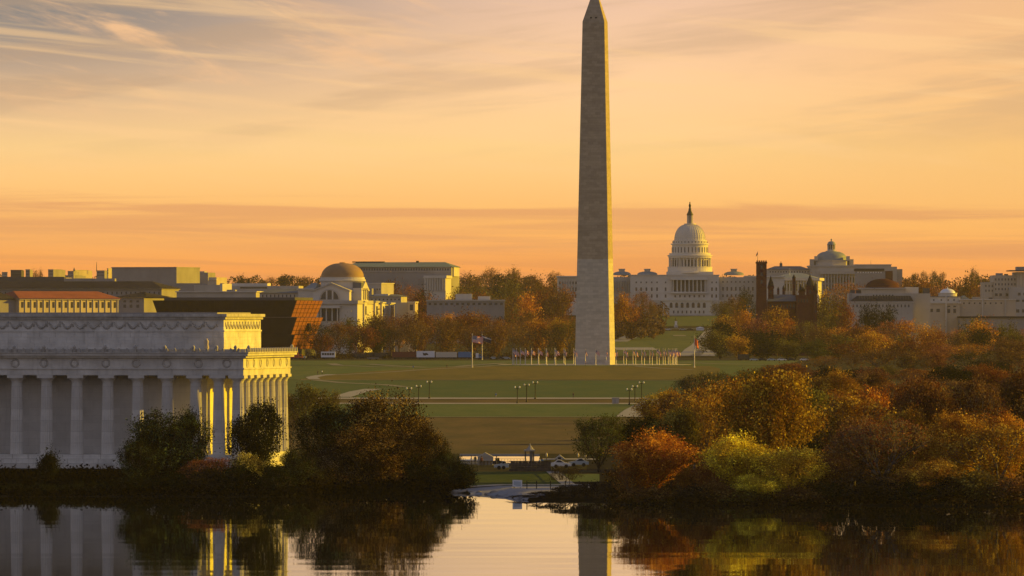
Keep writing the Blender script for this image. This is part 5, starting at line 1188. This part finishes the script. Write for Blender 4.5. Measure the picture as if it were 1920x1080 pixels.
def tree(px, top, wpx, D, colname, kind, zone, cat='tree', name=None, base=None, label=None):
    x = X(px, D); z = gz(x, D) - .15
    if base is not None: z = Zp(base, D)
    h = Zp(top, D) - z; w = wpx * D / F
    tm, cm, H, Wd = PR[kind][rt.randrange(len(PR[kind]))]
    nm = name or ('evergreen_tree' if kind == 'conifer' else 'bush' if kind in ('bush', 'twiggy') else 'autumn_tree')
    r_ = bpy.data.objects.new(nm, None); COL.objects.link(r_); r_.location = (x, D, z); r_.rotation_euler = (0, 0, rt.uniform(0, 6.28))
    r_.empty_display_size = 1; r_['category'] = cat
    c = PAL[colname]; k = rt.uniform(.85, 1.15)
    for nm2, me in (('trunk', tm), ('crown', cm)):
        o = bpy.data.objects.new(nm2, me); COL.objects.link(o); o.parent = r_; o.scale = (w / Wd, w / Wd, h / H)
        if nm2 == 'crown': o.color = (c[0] * k, c[1] * k * rt.uniform(.93, 1.07), c[2] * k, 1)
    TREES.append([r_, px, D, colname, kind, zone, label, cat]); return r_
# -- left bank, dark evergreens in front of the temple
LB = 'by the temple at the water'
tree(300, 764, 150, 1032, 'dark green', 'dense', LB, label='broad dark evergreen before the temple columns, first from the bare bank')
tree(352, 768, 84, 1040, 'dark green', 'dense', LB, label='narrower dark evergreen touching the gold lit column of the temple')
tree(256, 822, 90, 1026, 'dark green', 'dense', LB, label='low dark evergreen skirt at the foot of the broad one by the bank')
tree(400, 856, 120, 1022, 'reddish brown', 'airy', LB, label='reddish brown bare bush tree below the gold lit column', base=918)
tree(490, 755, 112, 1036, 'dark green', 'round', LB, label='airy dark tree with golden light glinting through, before the temple corner')
tree(462, 846, 90, 1024, 'olive', 'dense', LB, label='low olive tree at the foot of the temple corner tree')
tree(552, 838, 90, 1028, 'dark green', 'dense', LB, label='low dark tree in the gap between temple corner and great dark tree')
tree(618, 758, 140, 1052, 'dark green', 'dense', LB, label='deep green half of the great dark tree mass, temple side')
tree(722, 720, 180, 1056, 'dark amber', 'dense', LB, label='tallest amber flecked tree of the dark waterside mass')
tree(690, 790, 180, 1046, 'dark amber', 'dense', LB, label='amber tree low in front of the tallest one')
tree(775, 776, 112, 1050, 'dark amber', 'dense', LB, label='gold flecked tree on the channel side of the dark mass')
tree(812, 806, 80, 1054, 'dark green', 'dense', LB, label='dark slope sided tree at the channel end of the dark mass')
tree(846, 845, 62, 1050, 'dark green', 'dense', LB, label='small dark tree next to the white shed')
tree(868, 876, 54, 1036, 'dark green', 'bush', LB, 'bush', label='round black green bush at the corner of the waterside lawn')
tree(628, 838, 140, 1044, 'dusky', 'dense', LB, label='dusky low tree before the deep green half of the mass')
tree(92, 853, 50, 1050, 'dark green', 'bush', LB, 'bush', label='small leafy bush growing against the pale stone base')
for k, (p, t_, w, c_) in enumerate(((20, 908, 70, 'dark green'), (75, 910, 76, 'dark green'), (135, 908, 80, 'dark green'), (195, 906, 80, 'dark green'), (255, 896, 90, 'dark green'), (320, 892, 90, 'dark green'), (390, 880, 90, 'dusky'), (450, 878, 90, 'dark green'), (515, 876, 90, 'dark green'), (580, 876, 96, 'dusky'), (650, 874, 96, 'brown'), (715, 868, 96, 'brown'), (770, 866, 80, 'dark green'), (815, 880, 70, 'dark green'), (-40, 908, 80, 'dark green'))):
    tree(p, t_, w, shore(p) + 7, c_, 'bush', 'lowbank', 'bush', label='low dark waterside bush ' + ('under the first full temple column', 'left of the small leafy bush by the temple', 'under the third temple column', 'under the fourth temple column', 'at the edge of the broad dark evergreen', 'below the broad dark evergreen', 'below the gold lit temple column', 'below the low olive tree', 'below the temple corner tree', 'in the gap beside the temple corner', 'below the deep green tree', 'in the middle of the great mass', 'below the tallest amber tree', 'at the channel end of the mass', 'at the outer edge of the temple')[k])
tree(578, 713, 108, 1310, 'olive', 'airy', LB, label='olive autumn tree on the lawn between temple and dark mass')
tree(622, 728, 46, 1330, 'olive', 'airy', LB, label='slim olive tree beside the pale lawn path')
tree(546, 735, 40, 1330, 'brown', 'airy', LB, label='slim brown tree right against the temple side')
# -- right bank, first ranks
RB = 'on the near shore'
tree(1122, 772, 128, 1125, 'green', 'airy', RB, label='spreading green tree with pale visible limbs by the lamps', base=900)
tree(1228, 810, 165, 976, 'orange', 'round', RB, label='rounded orange tree leaning over the water, nearest the obelisk reflection')
tree(1180, 868, 84, 974, 'rust', 'airy', RB, label='small rust tree tucked beside the rounded orange tree')
tree(1384, 816, 136, 972, 'yellow green', 'round', RB, label='bright yellow green tree, slimmer of the glowing pair by the water')
tree(1482, 838, 150, 969, 'bright yellow', 'round', RB, label='bright yellow tree, broader of the glowing pair by the water')
tree(1428, 890, 120, 966, 'yellow green', 'round', RB, label='low yellow green skirt tree under the glowing yellow pair')
tree(1310, 872, 84, 970, 'rust', 'round', RB, label='low rust tree between the orange and the yellow trees')
tree(1566, 852, 120, 970, 'brown', 'airy', RB, label='thin brown tree next to the glowing yellow one')
tree(1650, 776, 225, 972, 'reddish brown', 'bare', RB, label='bare branched reddish tree with forked dark trunks')
tree(1594, 808, 140, 980, 'brown', 'bare', RB, label='bare brown tree left of the forked one')
tree(1750, 862, 140, 966, 'ochre', 'round', RB, label='low ochre tree in the dim corner past the forked bare tree')
tree(1875, 788, 210, 972, 'ochre', 'airy', RB, label='tall sparse ochre tree with black trunk at the dim corner')
tree(1904, 900, 120, 962, 'brown', 'bush', RB, label='lowest brown bush in the dim corner by the water', cat='bush')
tree(1825, 890, 120, 963, 'olive', 'bush', RB, label='olive bush before the black trunked ochre tree', cat='bush')
tree(1640, 905, 130, 963, 'dusky', 'bush', RB, label='dusky bush low on the bank below the forked bare tree', cat='bush')
tree(1560, 908, 110, 965, 'dark green', 'bush', RB, label='dark green bush on the bank past the yellow tree', cat='bush')
tree(1712, 908, 100, 962, 'dark green', 'bush', RB, label='dark bush with pale specks beneath the low ochre tree', cat='bush')
tree(1300, 915, 90, 966, 'dusky', 'bush', RB, label='dark bush at the water edge under the rust tree', cat='bush')
tree(1400, 918, 110, 965, 'olive', 'bush', RB, label='olive bush at the water edge under the yellow pair', cat='bush')
tree(1490, 916, 110, 964, 'brown', 'bush', RB, label='brown bush at the water edge under the broader yellow tree', cat='bush')
tree(1220, 915, 100, 970, 'brown', 'bush', RB, label='brown bush at the water edge under the orange tree', cat='bush')
for p, t_, w, l in ((948, 934, 46, 'outermost twiggy shrub on the spit, smallest and nearest the channel'), (985, 928, 66, 'twiggy brown shrub second out along the dark spit'), (1030, 920, 80, 'twiggy black shrub in the middle of the dark spit'), (1075, 908, 90, 'taller twiggy shrub on the spit before the green tree'), (1118, 902, 90, 'dense black shrub on the spit beside the orange tree'), (1158, 902, 80, 'black shrub wedged under the orange tree at the spit root')):
    tree(p, t_, w, shore(p) + 5, 'dusky', 'twiggy', RB, 'bush', label=l)
tree(1068, 868, 70, 1075, 'dusky', 'bare', RB, label='small leafless dark tree by the ramp rail', base=935)
tree(1086, 880, 50, 1150, 'rust', 'bush', RB, label='reddish bush at the end of the retaining wall', cat='bush')
tree(1272, 764, 110, 1000, 'olive', 'round', RB, label='full olive tree between the rounded orange tree and the slanting walk')
tree(1325, 738, 120, 1020, 'ochre', 'airy', RB, label='open ochre tree right above the bright yellow green one')
tree(1345, 908, 90, 966, 'brown', 'bush', RB, label='brown bush at the water edge between rust tree and yellow pair', cat='bush')
tree(1690, 890, 110, 966, 'brown', 'bush', RB, label='brown bush at the water edge right of the forked bare tree', cat='bush')
tree(1770, 895, 110, 964, 'dusky', 'bush', RB, label='dusky bush at the water edge under the low ochre tree', cat='bush')
# -- right wood, drawn as ranks going back
ranks = [  # D, px0, px1, mean top, jitter, width px, colours, kinds, zone
 (988, 1600, 1960, 772, 16, 150, ['orange', 'brown', 'ochre', 'orange', 'brown'], ['round', 'airy', 'round'], 'in the front rank at the dim corner'),
 (1150, 1215, 1560, 770, 16, 130, ['dark green', 'olive', 'ochre', 'brown', 'orange'], ['round', 'airy', 'round'], 'in the second rank back from the water'),
 (1015, 1330, 1960, 716, 22, 160, ['orange', 'ochre', 'orange', 'brown', 'ochre'], ['round', 'airy', 'airy'], 'in the tall rank above waterside trees'),
 (1060, 1300, 1960, 716, 14, 150, ['brown', 'rust', 'orange', 'olive'], ['round', 'airy'], 'close behind the tall rank'),
 (1400, 1235, 1960, 742, 12, 112, ['ochre', 'olive', 'rust', 'brown', 'dark green'], ['round', 'airy'], 'behind the tall orange rank'),
 (1600, 1290, 1960, 708, 12, 106, ['olive', 'brown', 'dark green', 'rust', 'ochre'], ['round', 'airy', 'bare'], 'near the foot of the slanting walk'),
 (1900, 1325, 1960, 690, 10, 96, ['olive', 'brown', 'reddish brown', 'dark green', 'rust'], ['round', 'airy', 'bare'], 'halfway up the big wood'),
 (2250, 1455, 1960, 682, 8, 88, ['dark green', 'olive', 'rust', 'reddish brown', 'brown'], ['round', 'airy'], 'level with the lawn flagpole'),
 (2650, 1545, 1960, 658, 8, 84, ['brown', 'rust', 'dark green', 'ochre', 'reddish brown'], ['far', 'far', 'farbare'], 'behind the parked cars at the wood edge'),
 (3050, 1590, 1960, 640, 8, 78, ['rust', 'olive', 'orange', 'brown', 'russet pink'], ['far', 'farbare'], 'deep in the big wood'),
 (3430, 1348, 1960, 622, 8, 74, ['olive', 'rust', 'dark green', 'ochre', 'brown', 'orange'], ['far'], 'behind the lone black van row'),
 (3580, 1338, 1960, 607, 8, 70, ['rust', 'orange', 'olive', 'russet pink', 'dark green', 'ochre'], ['far', 'farbare', 'far'], 'at the feet of castle and museums'),
]
for (D, a, e, top, jit, w, cols_, kinds, zone) in ranks:
    p = a + rt.uniform(0, 15)
    while p < e:
        ww = w * rt.uniform(.75, 1.25); tree(p, top + rt.uniform(-jit, jit) * 1.1, ww, D * (1 + rt.uniform(-.02, .02)), rt.choice(cols_), rt.choice(kinds), zone); p += ww * rt.uniform(.62, .8)
tree(1475, 634, 66, 3345, 'olive', 'far', '', label='round topped olive tree above the white parked cars'); tree(1530, 636, 60, 3345, 'green', 'far', '', label='green tree with slanting trunks above the last parked car'); tree(1430, 632, 70, 3345, 'dark green', 'far', '', label='dark green tree above the cars next to the black van'); tree(1385, 626, 62, 3360, 'ochre', 'far', '', label='yellow topped tree standing over the black van')
tree(1637, 622, 70, 2900, 'golden', 'far', '', label='tree with brilliant yellow top lit above the dark wood'); tree(1705, 596, 86, 3300, 'orange', 'farbare', '', label='bare tree with glowing salmon branches in the big wood')
tree(1840, 598, 64, 3500, 'orange', 'far', '', label='round orange tree before the long blank museum wall')
for p, t_, w, l in ((1622, 574, 36, 'small dark tree, first of the clump below the red domed museum'), (1643, 569, 38, 'dark tree in the middle of the clump below the red domed museum'), (1666, 573, 36, 'dark tree at the clump end towards the white domed museum')): tree(p, t_, w, 3800, 'dark green', 'far', '', label=l)
# -- trees around the great dome and beyond the obelisk
for p, t_, w, D, c_, k_, l in (
 (1172, 551, 52, 4850, 'orange', 'far', 'round orange tree glowing just right of the obelisk'), (1200, 543, 50, 5000, 'reddish brown', 'farbare', 'reddish bare tree beside the round orange one below the dome'), (1222, 560, 30, 5060, 'brown', 'farbare', 'small brown tree against the grey terrace wing'),
 (1352, 566, 44, 4900, 'olive', 'far', 'olive tree at the lawn edge below the dome terrace'), (1372, 556, 56, 4980, 'brown', 'far', 'brown tree under the saucer dome next to the brick tower'), (1398, 546, 44, 5050, 'dark green', 'far', 'dark tree tight against the brick tower'), (1360, 590, 50, 4300, 'ochre', 'far', 'ochre tree at the mall edge below the olive one'), (1392, 584, 62, 4200, 'orange', 'far', 'yellow orange tree at the foot of the brick tower'), (1345, 606, 44, 3900, 'dark green', 'far', 'dark tree at the corner of mall and wood'),
 (1456, 575, 60, 3650, 'ochre', 'far', 'golden tree before the castle hall roof'), (1555, 545, 80, 4050, 'ochre', 'far', 'broad golden tree between castle and red dome'), (1580, 527, 90, 4700, 'russet pink', 'farbare', 'pinkish hazy tree under the library dome'), (1625, 528, 90, 4800, 'rust', 'farbare', 'rust hazy tree behind the red dome, library side'), (1545, 575, 66, 3800, 'olive', 'far', 'olive tree right against the castle gatehouse'), (1590, 572, 50, 3850, 'rust', 'far', 'rust tree at the corner of the red domed museum'),
 (1720, 520, 70, 4900, 'rust', 'far', 'rust tree on the slope right of the red dome'), (1765, 524, 70, 4800, 'russet pink', 'farbare', 'pinkish tree above the white dome'), (1815, 522, 80, 4900, 'brown', 'far', 'brown tree on the slope between white dome and stepped block'), (1840, 530, 60, 4700, 'reddish brown', 'farbare', 'reddish tree right against the stepped block'), (1690, 525, 50, 5000, 'rust', 'farbare', 'rust tree peeping beside the red dome edge')):
    tree(p, t_, w, D, c_, k_, '', label=l)
for p, t_, w, c_, k_, l in ((655, 596, 62, 'olive', 'far', 'olive tree before the lit pavilions of the domed museum'), (708, 590, 66, 'brown', 'far', 'brown tree hiding the lower lit pavilions'), (748, 588, 60, 'reddish brown', 'farbare', 'reddish tree below the grey roofed annex'), (786, 584, 60, 'brown', 'far', 'brown tree at the end of the lit museum bay'), (620, 604, 56, 'dusky', 'farbare', 'dark tree between bronze museum and portico')): tree(p, t_, w, 3720, c_, k_, '', label=l)
# -- middle wood between the tan dome and the obelisk
mids = [(3500, 585, 1075, 604, 9, 74, ['brown', 'reddish brown', 'olive', 'dusky', 'brown', 'dark green'], ['far', 'farbare'], 'just behind the parked trucks'),
        (3760, 690, 1075, 594, 9, 70, ['rust', 'brown', 'reddish brown', 'orange', 'olive'], ['far', 'farbare', 'far'], 'second row behind parked trucks'),
        (4150, 690, 1075, 586, 7, 66, ['brown', 'rust', 'dusky', 'reddish brown', 'orange'], ['far', 'farbare'], 'in front of the low flat building'),
        (4700, 745, 1075, 552, 9, 72, ['brown', 'dusky', 'rust', 'reddish brown'], ['far', 'farbare'], 'behind the low flat building'),
        (5000, 860, 1080, 532, 9, 64, ['brown', 'rust', 'reddish brown', 'olive'], ['far', 'farbare'], 'on the slope left of the obelisk')]
for (D, a, e, top, jit, w, cols_, kinds, zone) in mids:
    p = a + rt.uniform(0, 15)
    while p < e:
        ww = w * rt.uniform(.75, 1.25); tree(p, top + rt.uniform(-jit, jit), ww, D * (1 + rt.uniform(-.015, .015)), rt.choice(cols_), rt.choice(kinds), zone); p += ww * rt.uniform(.6, .78)
for p, t_, w, D, c_, k_, l in ((985, 552, 62, 4350, 'orange', 'far', 'vivid orange crowned tree left of the obelisk, second row'), (1003, 598, 66, 3560, 'orange', 'far', 'bright orange tree just behind the flag ring'), (1045, 596, 54, 3540, 'ochre', 'far', 'ochre tree touching the obelisk foot behind the flag ring'), (605, 625, 48, 3500, 'reddish brown', 'far', 'red tinged tree next to the bronze museum'), (700, 612, 64, 3480, 'dark green', 'far', 'dark green tree before the domed museum portico'),
 (917, 499, 44, 6300, 'rust', 'farbare', 'bare crowned tree standing highest on the skyline left of the obelisk'), (965, 504, 44, 6300, 'brown', 'far', 'rounded skyline tree nearer the obelisk'), (880, 512, 50, 6200, 'brown', 'far', 'skyline tree right of the long green roof'), (1042, 508, 44, 6300, 'rust', 'farbare', 'thin skyline tree touching the obelisk'), (940, 515, 60, 6000, 'dusky', 'far', 'dark crowned tree between the two skyline trees'), (1000, 516, 60, 6000, 'brown', 'far', 'brown skyline tree above the white wing of the capitol'),
 (735, 527, 60, 4900, 'brown', 'far', 'brown tree against the long hall under the green roof'), (768, 531, 56, 4850, 'russet pink', 'farbare', 'pinkish tree against the middle of the long hall'), (790, 545, 60, 4700, 'dusky', 'far', 'dark tree left of the bright end wing'), (862, 545, 60, 4900, 'brown', 'far', 'brown tree covering the end of the long hall'),
 (1733, 507, 20, 6700, 'dusky', 'farbare', 'thin skyline tree, first of the bare clump right of the office block'), (1750, 506, 22, 6700, 'dusky', 'farbare', 'thin skyline tree in the middle of the bare clump'), (1766, 508, 20, 6700, 'dusky', 'farbare', 'thin skyline tree at the end of the bare clump'), (1826, 503, 22, 6700, 'dusky', 'far', 'lone round crowned tree on the skyline near the stepped block'), (1716, 511, 18, 6700, 'dusky', 'far', 'small round skyline tree beside the office block'),
 (455, 516, 36, 6300, 'dusky', 'far', 'hazy skyline tree left of the tan dome, outermost'), (505, 517, 36, 6300, 'rust', 'farbare', 'hazy rust skyline tree midway to the tan dome'), (538, 515, 34, 6300, 'dusky', 'far', 'hazy round skyline tree closer to the tan dome'), (570, 517, 40, 6300, 'brown', 'far', 'hazy skyline tree touching the tan dome'), (64, 503, 26, 5600, 'dusky', 'farbare', 'bare tree among the distant town blocks'), (76, 501, 14, 5600, 'dusky', 'farbare', 'spiky bare tree beside the golden apartment block')):
    tree(p, t_, w, D, c_, k_, '', label=l)
# labels for the ranks: colour + habit + place + order along its rank
ORD = ['first', 'second', 'third', 'fourth', 'fifth', 'sixth', 'seventh', 'eighth', 'ninth', 'tenth', 'eleventh', 'twelfth', 'thirteenth', 'fourteenth']
HAB = {'round': 'full', 'airy': 'open crowned', 'bare': 'bare twigged', 'dense': 'dense', 'far': 'full', 'farbare': 'bare twigged', 'bush': 'low', 'conifer': 'pointed', 'twiggy': 'twiggy'}
grp = {}
for t in TREES:
    if t[6] is None: grp.setdefault((t[3], HAB[t[4]], t[5]), []).append(t)
for (c_, h_, z_), L in grp.items():
    L.sort(key=lambda t: t[1])
    for i, t in enumerate(L):
        t[6] = f'{h_} {c_} tree {z_}' + ('' if len(L) == 1 else f', {ORD[i]} from left')
for t in TREES:
    t[0]['label'] = t[6]
    if 'group' not in t[0]: t[0]['group'] = 'autumn trees' if t[7] == 'tree' else 'waterside bushes'
# far-off woods on the hills that read as one mass
def woods(name, n, D0, D1, p0, p1, hgt, col, seed, lf=2.2, per=110):
    q = np.random.RandomState(seed); P = []; T_ = []
    for i in range(n):
        D = q.uniform(D0, D1); px = q.uniform(p0, p1); x = X(px, D); z = gz(x, D); h = hgt * q.uniform(.6, 1.1); w = h * q.uniform(.4, .6)
        u = q.normal(size=(per, 3)); u /= np.linalg.norm(u, axis=1)[:, None]; u *= q.uniform(.4, 1, per)[:, None] ** .5
        P.append(np.stack([x + u[:, 0] * w, D + u[:, 1] * w, z + h * .58 + u[:, 2] * h * .45], 1)); T_.append(np.full(per, q.uniform(.1, .9)))
    o = link(name, leafmesh(name, np.concatenate(P), lf, q, np.concatenate(T_)), None, None, kind='stuff'); o.color = (*col, 1); return o
woods('distant_woods', 420, 5900, 8200, -40, 1960, 15, (.085, .052, .030), 5)
woods('distant_woods', 230, 5400, 6000, 1640, 1960, 16, (.10, .055, .032), 6)
woods('distant_woods', 120, 4600, 5300, 1130, 1240, 12, (.09, .05, .03), 7)

def undergrowth(n, D0, D1, p0, p1, col, seed, h=1.2, lf=.5):
    q = np.random.RandomState(seed); P = []
    for i in range(n):
        px = q.uniform(p0, p1); s0 = shore(px); D = max(D0, s0 - .6) + (D1 - max(D0, s0 - .6)) * q.uniform(0, 1); x = X(px, D); z = gz(x, D); k = 26
        hh = h * q.uniform(.3, 1.1); P.append(np.stack([x + q.normal(size=k) * .9, D + q.normal(size=k) * 1.2, z + hh * np.abs(q.normal(size=k)) * .55], 1))
    P = np.concatenate(P); o = link('undergrowth', leafmesh('undergrowth', P, lf, q, q.uniform(.1, .9, len(P))), None, None, kind='stuff'); o.color = (*col, 1)
undergrowth(1500, 900, 1078, -160, 560, (.006, .006, .005), 21, 1.1)  # this strip and the next: bank shade put into near-black leaf colour
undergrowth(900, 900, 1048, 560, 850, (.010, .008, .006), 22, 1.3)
undergrowth(2600, 900, 1130, 1150, 1960, (.040, .026, .012), 23, 1.2)
undergrowth(900, 1080, 1420, 1190, 1960, (.045, .032, .016), 24, 2.2, .7)
undergrowth(500, 3440, 3640, 560, 1075, (.05, .036, .022), 25, 3.0, 1.0)

# ------------------------------------------------------------------ the air
mb = MB(); x1 = 4200; mb.box(-x1, x1, -120, 11400, -4, 182)
hz = link('haze', mb.mesh('haze'), None, None, kind='stuff')
hm = bpy.data.materials.new('haze_air'); hm.use_nodes = True; n = hm.node_tree; n.nodes.clear()
pv = node(n, 'ShaderNodeVolumePrincipled'); pv.inputs['Color'].default_value = (.95, .88, .82, 1); pv.inputs['Density'].default_value = 1.5e-5; pv.inputs['Anisotropy'].default_value = .2
oo = node(n, 'ShaderNodeOutputMaterial'); n.links.new(pv.outputs[0], oo.inputs['Volume']); hz.data.materials.append(hm)
